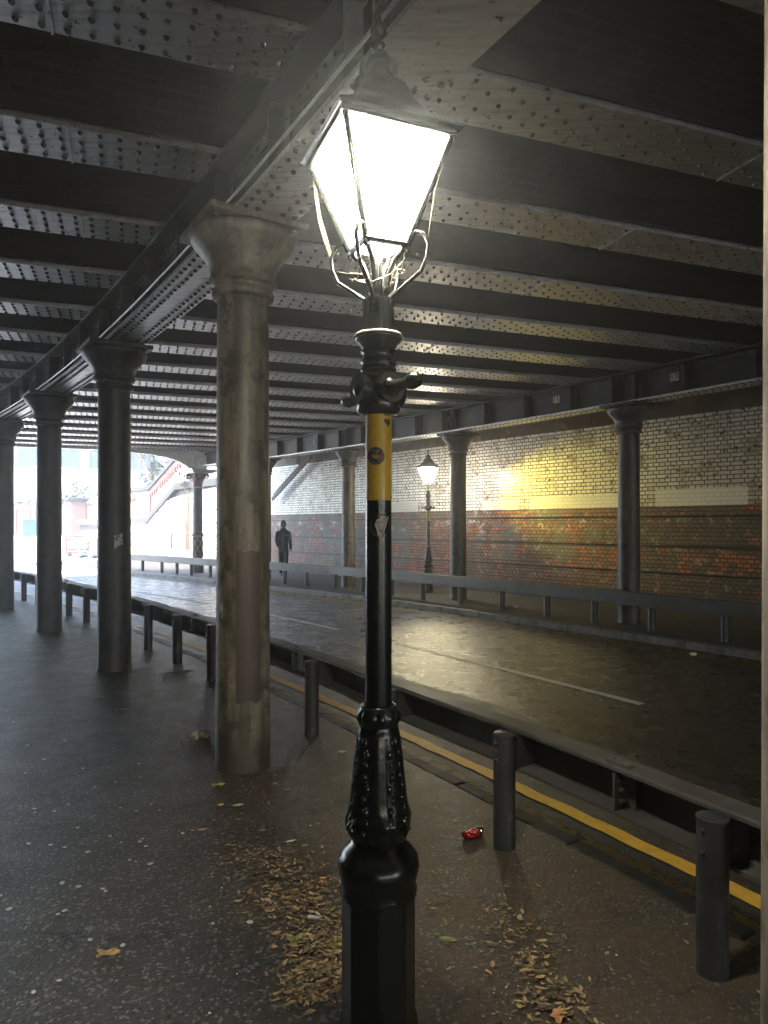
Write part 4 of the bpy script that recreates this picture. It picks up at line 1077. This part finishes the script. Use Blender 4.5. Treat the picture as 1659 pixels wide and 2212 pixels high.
one_leaf(645, 2035, .085, .07, .5, (.17,.19,.06), 'large olive green lobed leaf on the leaf pile', .35, True)
one_leaf(725, 2045, .09, .07, 1.2, (.22,.23,.07), 'broad yellow green lobed leaf against the lamp plinth', .35, True)
one_leaf(215, 1508, .07, .05, .1, (.50,.44,.25), 'pale curled leaf on the footway left of the columns', .3, True)
one_leaf(262, 1534, .12, .05, .1, (.34,.29,.14), 'flat brown leaf on the footway beside the columns', .2, True)
# cigarette ends
M['butt'] = simple('cigarette filter', (.62,.36,.12), .7, 0, .2, 60.); M['butt_white'] = simple('cigarette paper', (.7,.67,.6), .7)
def butt(px, py, rz, m, label):
    p = eye(px, py); d = Vector((math.cos(rz), math.sin(rz), 0)); mb = MB(); q = p+Vector((0,0,.006))
    mb.tube([q-d*.014, q-d*.013, q, q+d*.013, q+d*.014], [.003, .004, .0042, .0038, .003], 8); tag(mb.build('cigarette_end', m, origin=p, smooth=True), label, 'cigarette end')
butt(1056, 2103, -.9, M['butt'], 'orange cigarette end right of the lamp plinth'); butt(686, 1976, -.8, M['butt_white'], 'white cigarette end among leaves left of the plinth'); butt(697, 1899, .1, M['butt'], 'orange cigarette end on the upper leaf patch'); butt(661, 1898, -.6, M['butt_white'], 'white cigarette end on the upper leaf patch')
# crushed can
can = empty('drink_can', eye(1022, 1806), rad(-52), 'crushed red and silver drink can lying on the footway', 'can')
M['can_red'] = simple('red can print', (.42,.02,.025), .25, .6, .25, 40., .2); M['can_silver'] = simple('bare aluminium', (.75,.75,.74), .18, 1., .1); M['can_white'] = simple('white can print', (.75,.68,.6), .3, .2)
def canring(y, rx, rz, dx=0.): return [Vector((dx+rx*math.cos(2*PI*k/20), y, rz*1.02+rz*math.sin(2*PI*k/20)+.006*math.sin(3*2*PI*k/20)*(abs(y) < .03))) for k in range(20)]
mb = MB(); mb.loft([canring(-.058, .024, .022), canring(-.054, .031, .024), canring(-.03, .034, .021, .002), canring(-.005, .036, .017, .004), canring(.015, .036, .018, .002), canring(.03, .034, .021)]); mb.build('can_body', M['can_red'], can, smooth=True)
mb = MB(); mb.loft([canring(.0302, .0342, .0212), canring(.045, .030, .024), canring(.052, .026, .024), canring(.054, .024, .022), canring(.051, .021, .019)]); mb.build('can_end', M['can_silver'], can, smooth=True)
mb = MB()
for k in range(16):
    a0, a1 = 2*PI*k/16*.8, 2*PI*(k+.9)/16*.8
    P = []
    for a, r in ((a0, .012), (a1, .012), (a1, .0095), (a0, .0095)):
        x = .010+r*math.cos(a); P.append(Vector((x, -.012+r*math.sin(a)*1.1, .0365-.002*abs(x)*20+.003)))
    mb.quad(*P)
mb.build('can_print', M['can_white'], can)
can.scale = (1, 1, .78)
# card, lump of rubbish, cup, papers
p = eye(388, 1456); mb = MB()
q = [eye(352, 1459)+Vector((0,0,.01)), eye(378, 1452)+Vector((0,0,.015)), eye(418, 1453)+Vector((0,0,.03)), eye(398, 1459.5)+Vector((0,0,.006))]
mb.prism(q, (0,0,.004)); tag(mb.build('cardboard_sheet', simple('grey card', (.27,.25,.20), .8, 0, .2, 12.), origin=p), 'flat grey cardboard sheet lying behind the thick column', 'cardboard')
p = eye(430, 1597); mb = MB(); mb.ball(p+Vector((-.03, .02, .03)), .03, .028, .028, 12, 8); mb.ball(p+Vector((.035, .03, .028)), .045, .035, .028, 12, 8); mb.tube([p+Vector((-.02, 0, .05)), p+Vector((-.012, -.02, .02)), p+Vector((-.015, -.03, .004))], [.014, .013, .011], 8)
for v in mb.v: v += Vector((math.sin(v.z*160), math.sin(v.x*150), 0))*.004
tag(mb.build('crumpled_tissue', simple('pale tissue', (.40,.35,.28), .8, 0, .3, 30., .4), origin=p, smooth=True), 'crumpled beige tissue lump beside the thick column foot', 'rubbish')
p = eye(678, 1988); mb = MB(); mb.tube([p+Vector((-.026, 0, .010)), p+Vector((-.02, 0, .011)), p+Vector((0, .002, .010)), p+Vector((.026, .003, .008))], [.006, .011, .009, .005], 10)
tag(mb.build('plastic_wrapper', simple('clear plastic', (.45,.44,.42), .25, 0, .2, 40.), origin=p, smooth=True), 'clear plastic wrapper scrap on the leaf pile', 'rubbish')
p = eye(628, 1819); mb = MB(); leaf_shape(mb, p, .06, .014, .35, .12, .05, .004, .3)
tag(mb.build('feather', simple('white feather', (.5,.5,.46), .8, 0, .2, 40.), origin=p), 'small white feather on the dirt left of lamp post', 'feather')
for (px, py, z, lab) in ((1498, 1416, 0, 'white paper scrap on the far footway below the dark rail end'), (1113, 1313, 0, 'white paper scrap on the far footway right of the distant lamp'), (616, 1275, -.095, 'white scrap in the far gutter below the walking person')):
    p = eye(px, py, z); mb = MB(); mb.ball(p+Vector((0,0,.02)), .05, .03, .02, 10, 6)
    for v in mb.v: v += Vector((math.sin(v.y*90), math.sin(v.x*110), 0))*.008
    tag(mb.build('paper_scrap', M['butt_white'], origin=p, smooth=True), lab, 'litter')

# ------------------------------------------------------------------ beyond the bridge
M['sun_white'] = None
def white_wall_mat():
    t = NT('white painted retaining brick'); ob = t.coord(); s = t.sep(ob)
    b = bricks(t, t.comb(t.math('ADD', s[0], 50.), s[2], 0.), (.40,.39,.37), (.33,.32,.30), (.22,.21,.20), .235, .077, .006)
    f = t.noise(ob, 2.2, 6., .7)
    col = t.mix(t.math('MULTIPLY', t.sstep(f, .56, .66), .6), b.outputs[0], (.20,.09,.07))
    t.bsdf(col, .6, 0, t.bump(t.math('SUBTRACT', 1., b.outputs['Fac']), .5, .006)); return t.m
M['white_wall'] = white_wall_mat()
M['coping'] = simple('grey stone coping', (.018,.0175,.017), .7, 0, .3, 4., .3)
def redbrick_mat(name, c1, c2):
    t = NT(name); ob = t.coord(); s = t.sep(ob)
    b = bricks(t, t.comb(t.math('ADD', s[0], t.math('ADD', s[1], 50.)), s[2], 0.), c1, c2, (.16,.13,.11), .235, .077, .007)
    t.bsdf(b.outputs[0], .7, 0, t.bump(t.math('SUBTRACT', 1., b.outputs['Fac']), .5, .006)); return t.m
M['brick_out'] = redbrick_mat('sunlit red brick', (.085,.022,.012), (.045,.012,.008)); M['brick_trim'] = redbrick_mat('deep red trim brick', (.075,.0055,.0035), (.06,.005,.003))
M['render_pale'] = simple('pale render', (.32,.30,.28), .7, 0, .1, 3.)
rwall = empty('retaining_wall', wall_pt(0, 0), math.atan2(WA.y, WA.x), 'white retaining wall with sloping stone coping beyond the underpass', 'wall')
def prism_w(mb, poly, d0, d1): mb.prism([Vector((a, -d0, z)) for a, z in poly], Vector((0, d0-d1, 0)))
aR, aS, aE, aL = 25.62, 30.4, 34.1, 46.
# body in courses with open joints, their deep shadow painted black behind
def top_at(a): return 3.2 if a < aS else (3.2-(a-aS)/(aE-aS)*1.55 if a < aE else 1.65)
mb = MB(); z = -.2; edges = [.63+.54*k for k in range(6)]
for z1 in edges:
    z0 = z; 
    pts = [(aR, z0)]
    # clip the course below the coping slope
    def a_at(zz): return aL if zz <= 1.65 else (aS+(3.2-zz)/1.55*(aE-aS) if zz < 3.2 else aR)
    za = min(z1-.045, 3.2)
    if za > z0:
        prism_w(mb, [(aR, z0), (a_at(z0), z0), (a_at(za), za), (aR, za)], .0, .5)
    z = z1
mb.build('white_brickwork', M['white_wall'], rwall)
mb = MB(); prism_w(mb, [(aR, -.2), (aL, -.2), (aL, 1.6), (aE, 1.6), (aS, 3.15), (aR, 3.15)], .12, .55); mb.build('joint_shade_backing', M['ink'], rwall)
mb = MB(); prism_w(mb, [(aR, 3.2), (aS, 3.2), (aE, 1.65), (aL, 1.65), (aL, 1.95), (aE-.1, 1.95), (aS-.08, 3.52), (aR, 3.52)], -.09, .5); mb.build('coping', M['coping'], rwall, bevel=.02)
mb = MB(); mb.tube([(30.9, .03, 1.2), (30.9, .03, .5)], .03, 8); mb.build('drain_pipe', M['coping'], rwall)
# stair parapet standing behind it
sw = empty('stair_wall', wall_pt(0, 0), math.atan2(WA.y, WA.x), 'pale stair wall with red brick dentil trim above the retaining wall', 'wall')
bL, bB, bT = 46., 35.75, 29.6
tp = [(bL, 3.55), (bB, 3.55), (bT, 5.9), (24., 8.0)]
mb = MB(); prism_w(mb, [(24, 2.5), (bL, 1.), (bL, 3.2), (bB+.05, 3.2), (bT, 5.5), (24, 7.6)], -.0-.0, .4)
for p_ in mb.v: p_.y -= .8
mb.build('rendered_panel', M['render_pale'], sw)
mb = MB()
prism_w(mb, [(bL, 3.42), (bB, 3.42), (24, 7.85), (24, 8.1), (bB-.05, 3.62), (bL, 3.62)], -.14, .45)
for p_ in mb.v: p_.y -= .8
mb.build('dark_coping', M['coping'], sw)
mb = MB()
prism_w(mb, [(bB-.02, 3.15), (24, 7.45), (24, 7.83), (bB, 3.40)], -.06, -.0)
k = 0; a = bB-.15
while a > 25:
    z = 3.15+(bB-a)*(7.45-3.15)/(bB-24.)
    mb.box((a, .05, z-.14), .12, .1, .26); a -= .27
for (a0, a1, z0, z1) in ((35.6, 35.95, 1.9, 3.2), (40.3, 40.7, 1.9, 3.2), (37.9, 40.3, 3.0, 3.2), (39.9, 40.3, 1.9, 3.0)): mb.box(((a0+a1)/2, .04, (z0+z1)/2), a1-a0, .08, z1-z0)
a = 38.0
while a < 39.9: mb.box((a, .05, 2.93), .09, .1, .12); a += .2
for (a0, z0, z1) in ((29.2, 3.6, 5.3), (27.2, 3.6, 4.6)): mb.box((a0, .04, (z0+z1)/2), .35, .08, z1-z0)
for p_ in mb.v: p_.y -= .8
mb.build('red_brick_trim', M['brick_trim'], sw)
mb = MB(); P = wall_pt(34.4, 0, 1.9); mb.tube([(P.x, P.y, 0), (P.x, P.y, 8.5)], .075, 10); mb.lathe([(.12, 4.6), (.12, 4.9)], 10, (P.x, P.y, 0))
tag(mb.build('sign_pole', M['post'], origin=Vector((P.x, P.y, 0))), 'dark pole rising behind the stair wall', 'pole')
# building with windows
bld = empty('office_building', Vector((-17, 52, 0)), rad(30), 'pale building with dark windows behind the stair wall', 'building')
mb = MB(); mb.box((2, 5, 6), 26, 9, 12); mb.build('facade', M['render_pale'], bld)
M['win'] = simple('dark window glass', (.035,.05,.065), .08, 0, .2)
for zz in (6.4, 9.2):
    for k in range(9):
        mb = MB(); mb.box((-9.+k*2.7, .47, zz), 2.1, .12, 1.5); w = mb.build('window', M['win'], bld)
        mb = MB()
        for dx in (-1.08, -.3, 1.08): mb.box((-9.+k*2.7+dx, .40, zz), .09, .1, 1.62)
        for dz in (-.8, .8): mb.box((-9.+k*2.7, .385, zz+dz), 2.25, .1, .1)
        mb.build('window_frame', M['render_pale'], w)
# brick boundary wall with pier
def bwall(name, A, Bp, zt, label, panels):
    A, Bp = Vector(A), Vector(Bp); d = Bp-A; L = d.length; ang = math.atan2(d.y, d.x)
    root = empty(name, A, ang, label, 'wall'); mb = MB(); mb.box((L/2, .2, zt/2-.2), L, .4, zt+.4); mb.build('brickwork', M['brick_out'], root)
    mb = MB(); mb.box((L/2, .2, zt+.06), L, .52, .12); mb.build('coping', M['coping'], root)
    mb = MB()
    for (x0, x1) in panels:
        for x in (x0, x1): mb.box((x, -.03, zt*.5+.42), .16, .06, zt*.5+.2)
        x = x0+.2
        while x < x1: mb.box((x, -.03, zt-.32), .12, .07, .14); x += .24
        mb.box(((x0+x1)/2, -.025, zt-.2), x1-x0+.2, .05, .1)
    mb.build('red_brick_trim', M['brick_trim'], root); return root
bwall('boundary_wall', (-34, 45, 0), (-20.3, 45, 0), 2.86, 'sunlit red brick boundary wall with recessed panels', [(2, 5), (6.2, 9.3), (10.1, 11.0), (11.35, 12.9)])
bwall('boundary_wall', (-19.1, 44.6, 0), (-13.4, 38.6, 0), 2.86, 'short orange brick wall between the pier and the stairs', [])
pr_ = empty('brick_pier', Vector((-19.7, 44.7, 0)), rad(28), 'brick gate pier with dark stone cap', 'pier')
mb = MB(); mb.box((0,0,1.4), .95, .95, 3.4); mb.build('pier_shaft', M['brick_out'], pr_)
mb = MB(); mb.box((0,0,3.15), 1.08, 1.08, .12); mb.box((0,0,3.28), 1.24, 1.24, .16); mb.build('cap_stone', M['coping'], pr_, bevel=.02)
# cabinet
cb_ = empty('utility_cabinet', Vector((-22.2, 43.6, ground_z(-22.2, 43.6)-.15)), rad(20), 'green roadside utility cabinet by the boundary wall', 'cabinet')
M['cab'] = simple('green cabinet paint', (.002,.032,.02), .4); mb = MB(); mb.box((0,0,.6), .85, .45, 1.1); mb.build('cabinet_body', M['cab'], cb_, bevel=.02)
mb = MB(); mb.box((0,0,1.175), .93, .53, .05); mb.build('cabinet_lid', M['cab'], cb_, bevel=.015)
for x in (-.21, .21): mb = MB(); mb.box((x, -.24, .62), .39, .03, .95); mb.box((x*.4, -.26, .65), .03, .03, .12); mb.build('cabinet_door', M['cab'], cb_)
# traffic barriers
def barrier(loc, rz, c, c2, label):
    root = empty('traffic_barrier', loc, rz, label, 'barrier', 'plastic traffic barriers'); m = simple('plastic '+label[:8], c, .4); m2 = simple('panel '+label[:8], c2, .45)
    mb = MB(); w = 1.0
    for x in (-w/2, w/2): mb.box((x, 0, .55), .08, .06, .85)
    for z in (.95, .82, .30, .15): mb.box((0, 0, z), w-.08, .055, .08)
    mb.build('barrier_frame', m, root, bevel=.015)
    mb = MB()
    for k in range(5): mb.box((-.36+.18*k, 0, .56), .05, .04, .44)
    mb.build('barrier_slat', m2, root)
    for x in (-.38, .38): mb = MB(); mb.box((x, 0, .055), .2, .55, .11); mb.box((x, 0, .12), .1, .2, .04); mb.build('barrier_foot', simple('black rubber', (.015,.015,.015), .7), root, bevel=.015)
    return root
def gp_(px, py, D): x = (px-829.5)/1500*D; return Vector((x, D, ground_z(x, D)))
barrier(gp_(167, 1195, 35.2), rad(35), (.20,.016,.002), (.3,.26,.22), 'orange plastic traffic barrier outside in the daylight')
barrier(gp_(192, 1200, 34.2), rad(-20), (.015,.075,.11), (.09,.004,.006), 'pale blue plastic traffic barrier with red slats')
# shrubs and trees
def foliage(mb, c, rx, ry, rz, n, ls, rnd):
    for i in range(n):
        while True:
            q = Vector((rnd.uniform(-1, 1), rnd.uniform(-1, 1), rnd.uniform(-1, 1)))
            if q.length < 1 and (math.sin(q.x*5+c[0])+math.sin(q.y*6+c[1])+math.sin(q.z*5.5)) > -.9: break
        q = Vector((q.x*rx, q.y*ry, q.z*rz))+Vector(c); a = rnd.uniform(0, 6.3); t = rnd.uniform(-.7, .7); L = ls*rnd.uniform(.6, 1.3)
        d = Vector((math.cos(a), math.sin(a), t)); s = d.cross(Vector((rnd.uniform(-1, 1), rnd.uniform(-1, 1), 1))).normalized()
        ids = [mb.vert(q), mb.vert(q+d*L*.5+s*L*.3), mb.vert(q+d*L), mb.vert(q+d*L*.5-s*L*.3)]; mb.face(ids)
M['leaf_g'] = island_mat('green leaves', [(0., (.004,.013,.002)), (.5, (.009,.028,.004)), (1., (.022,.055,.008))], .5); M['bark'] = simple('bark', (.10,.075,.05), .9)
rnd = random.Random(5)
def bush(name, label, c, dims, n, ls, cat='shrub'):
    root = empty(name, (c[0], c[1], 0.), 0, label, cat); mb = MB(); foliage(mb, c, *dims, n, ls, rnd); mb.build('foliage', M['leaf_g'], root, origin=Vector((c[0], c[1], 0)))
    mb = MB()
    for k in range(5): mb.tube([(c[0]+rnd.uniform(-.1, .1), c[1], .5), (c[0]+rnd.uniform(-.5, .5)*dims[0], c[1], c[2]+rnd.uniform(0, .5)*dims[2])], [.05, .015], 6)
    mb.build('stem', M['bark'], root, origin=Vector((c[0], c[1], 0)))
bush('garden_shrub', 'leafy shrub spilling over the boundary wall left of the pier', (-21.6, 46.2, 3.1), (1.3, .9, .8), 900, .2)
bush('garden_shrub', 'tall sprig of green shrub behind the brick pier', (-20.3, 46.6, 3.7), (.7, .6, 1.1), 260, .22)
bush('garden_shrub', 'round green shrub right of the brick pier', (-18.3, 46.0, 3.0), (.9, .8, .7), 500, .2)
bush('garden_shrub', 'low ivy shrub on the wall above the green cabinet', (-23.6, 46.0, 2.9), (1.0, .7, .6), 420, .18)
bush('wall_plant', 'weedy plant growing from the stone coping beside the ornate column', (wall_pt(29.0, 0, -.05).x, wall_pt(29, 0, -.05).y, 3.65), (.55, .35, .55), 260, .13, 'plant')
def tree(name, label, x, y, h, cr, n):
    root = empty(name, (x, y, 0), 0, label, 'tree'); o = Vector((x, y, 0)); mb = MB(); top = Vector((x+.3, y, h*.75))
    mb.tube([(x, y, 0), (x+.1, y, h*.3), top], [.28, .2, .06], 10)
    for k in range(7):
        a = k*.9; z = h*(.4+.06*k); mb.tube([(x+.1, y, z), (x+math.cos(a)*cr*.4, y+math.sin(a)*cr*.4, z+h*.12), (x+math.cos(a)*cr*.8, y+math.sin(a)*cr*.8, z+h*.2)], [.09, .05, .015], 6)
    mb.build('trunk', M['bark'], root, origin=o, smooth=True); mb = MB()
    for k in range(13): foliage(mb, (x+rnd.uniform(-.7, .7)*cr, y+rnd.uniform(-.7, .7)*cr, h*rnd.uniform(.5, .95)), cr*.4, cr*.4, cr*.33, n//13, .3, rnd)
    mb.build('crown', M['leaf_g'], root, origin=o)
tree('street_tree', 'tall pale green tree behind the boundary wall', -25.2, 60, 8.5, 1.9, 2400)
tree('street_tree', 'leafy tree whose branch hangs before the building windows', -15.2, 45.5, 7.4, 1.1, 700)
# tree-lined street houses closing the view
hs = empty('terrace_house', Vector((-36, 70, 0)), rad(-4), 'pale distant house beyond the boundary wall', 'house')
mb = MB(); mb.box((0,0,3.6), 15, 8, 7.2); mb.build('house_wall', M['render_pale'], hs)
mb = MB(); mb.prism([(-7.8, -4.3, 7.2), (-7.8, 4.3, 7.2), (-7.8, 0, 9.6)], (15.6, 0, 0)); mb.build('roof', M['coping'], hs)
for x in (-5, -1.7, 1.7, 5):
    for z in (2., 5.2): mb = MB(); mb.box((x, -4.02, z), 1.1, .1, 1.6); mb.build('window', M['win'], hs)

# ------------------------------------------------------------------ air
t = NT('underpass haze'); pv = t.n('VolumePrincipled', {'Color': (.86,.90,.95), 'Density': .0048, 'Anisotropy': .80}); t.t.links.new(pv.outputs[0], t.out.inputs['Volume'])
mb = MB(); mb.box((0, 45, 6.4), 330, 240, 15.2); hz = mb.build('haze', t.m); tag(hz, 'thin dusty air', 'haze', kind='stuff')

# ------------------------------------------------------------------ light
EL, AZ = rad(50), rad(222)          # azimuth measured from +Y clockwise
sv = Vector((math.sin(AZ)*math.cos(EL), math.cos(AZ)*math.cos(EL), math.sin(EL)))
su = bpy.data.lights.new('sun', 'SUN'); su.energy = 2.0; su.angle = rad(.5); su.color = (1., .95, .88)
so = bpy.data.objects.new('sun', su); COL.objects.link(so); so.rotation_euler = (-sv).to_track_quat('-Z', 'Y').to_euler()
w = bpy.data.worlds.new('World'); sc.world = w; w.use_nodes = True; nt = w.node_tree; nt.nodes.clear()
sky = nt.nodes.new('ShaderNodeTexSky'); sky.sky_type = 'NISHITA'; sky.sun_disc = False; sky.sun_elevation = EL; sky.sun_rotation = AZ; sky.air_density = 1.2; sky.dust_density = 1.5
bg = nt.nodes.new('ShaderNodeBackground'); bg.inputs[1].default_value = .12; ow = nt.nodes.new('ShaderNodeOutputWorld')
nt.links.new(sky.outputs[0], bg.inputs[0]); nt.links.new(bg.outputs[0], ow.inputs[0])
def point(name, loc, e, c, r):
    l = bpy.data.lights.new(name, 'POINT'); l.energy = e; l.color = c; l.shadow_soft_size = r; o = bpy.data.objects.new(name, l); COL.objects.link(o); o.location = loc; return o
def down_lamp(name, loc, e, c, d):
    l = bpy.data.lights.new(name, 'AREA'); l.shape = 'DISK'; l.size = d; l.energy = e; l.color = c
    o = bpy.data.objects.new(name, l); COL.objects.link(o); o.location = loc; return o
down_lamp('lantern_light', LN+Vector((0,0,2.655)), 2.5, (1., .91, .74), .14)
point('lantern_glow', LN+Vector((0,0,2.55)), 2., (1., .92, .78), .05)
point('far_lantern_light', LF+Vector((0,0,2.86)), 9., (1., .90, .72), .05)
# the far lantern's road lobe throws a yellow pool along the wall and over the road
l = bpy.data.lights.new('far_lantern_lobe', 'SPOT'); l.energy = 250.; l.color = (1., .79, .08); l.spot_size = rad(58); l.spot_blend = 1.; l.shadow_soft_size = .04
o = bpy.data.objects.new('far_lantern_lobe', l); COL.objects.link(o); o.location = LF+Vector((.0, 0, 2.78))
tgt = wall_pt(9.5, 2.1); o.rotation_euler = (tgt-o.location).to_track_quat('-Z', 'Y').to_euler()

l = bpy.data.lights.new('far_lantern_lobe', 'SPOT'); l.energy = 110.; l.color = (1., .86, .48); l.spot_size = rad(30); l.spot_blend = 1.; l.shadow_soft_size = .04
o = bpy.data.objects.new('far_lantern_lobe', l); COL.objects.link(o); o.location = LF+Vector((0, 0, 2.78))
o.rotation_euler = (eye(985, 1400, -.1)-o.location).to_track_quat('-Z', 'Y').to_euler()
# ------------------------------------------------------------------ camera and render settings
cd = bpy.data.cameras.new('camera'); cam = bpy.data.objects.new('camera', cd); COL.objects.link(cam)
cam.location = (0, 0, 1.6); cam.rotation_euler = (rad(90), 0, 0)
cd.sensor_fit = 'AUTO'; cd.sensor_width = 36; cd.lens = 36*1500/2212; cd.shift_y = 28/2212; cd.clip_start = .05; cd.clip_end = 1000
sc.camera = cam
sc.view_settings.view_transform = 'Standard'; sc.view_settings.look = 'None'; sc.view_settings.gamma = 1; sc.view_settings.use_curve_mapping = False
sc.view_settings.exposure = 4.1
sc.render.engine = 'CYCLES'
cy = sc.cycles
cy.use_denoising = True
try: cy.denoiser = 'OPENIMAGEDENOISE'; cy.denoising_input_passes = 'RGB_ALBEDO_NORMAL'; cy.denoising_prefilter = 'ACCURATE'
except Exception: pass
cy.max_bounces = 10; cy.diffuse_bounces = 5; cy.glossy_bounces = 4; cy.transmission_bounces = 4; cy.transparent_max_bounces = 8; cy.volume_bounces = 1
cy.sample_clamp_indirect = 6.; cy.caustics_reflective = False; cy.caustics_refractive = False
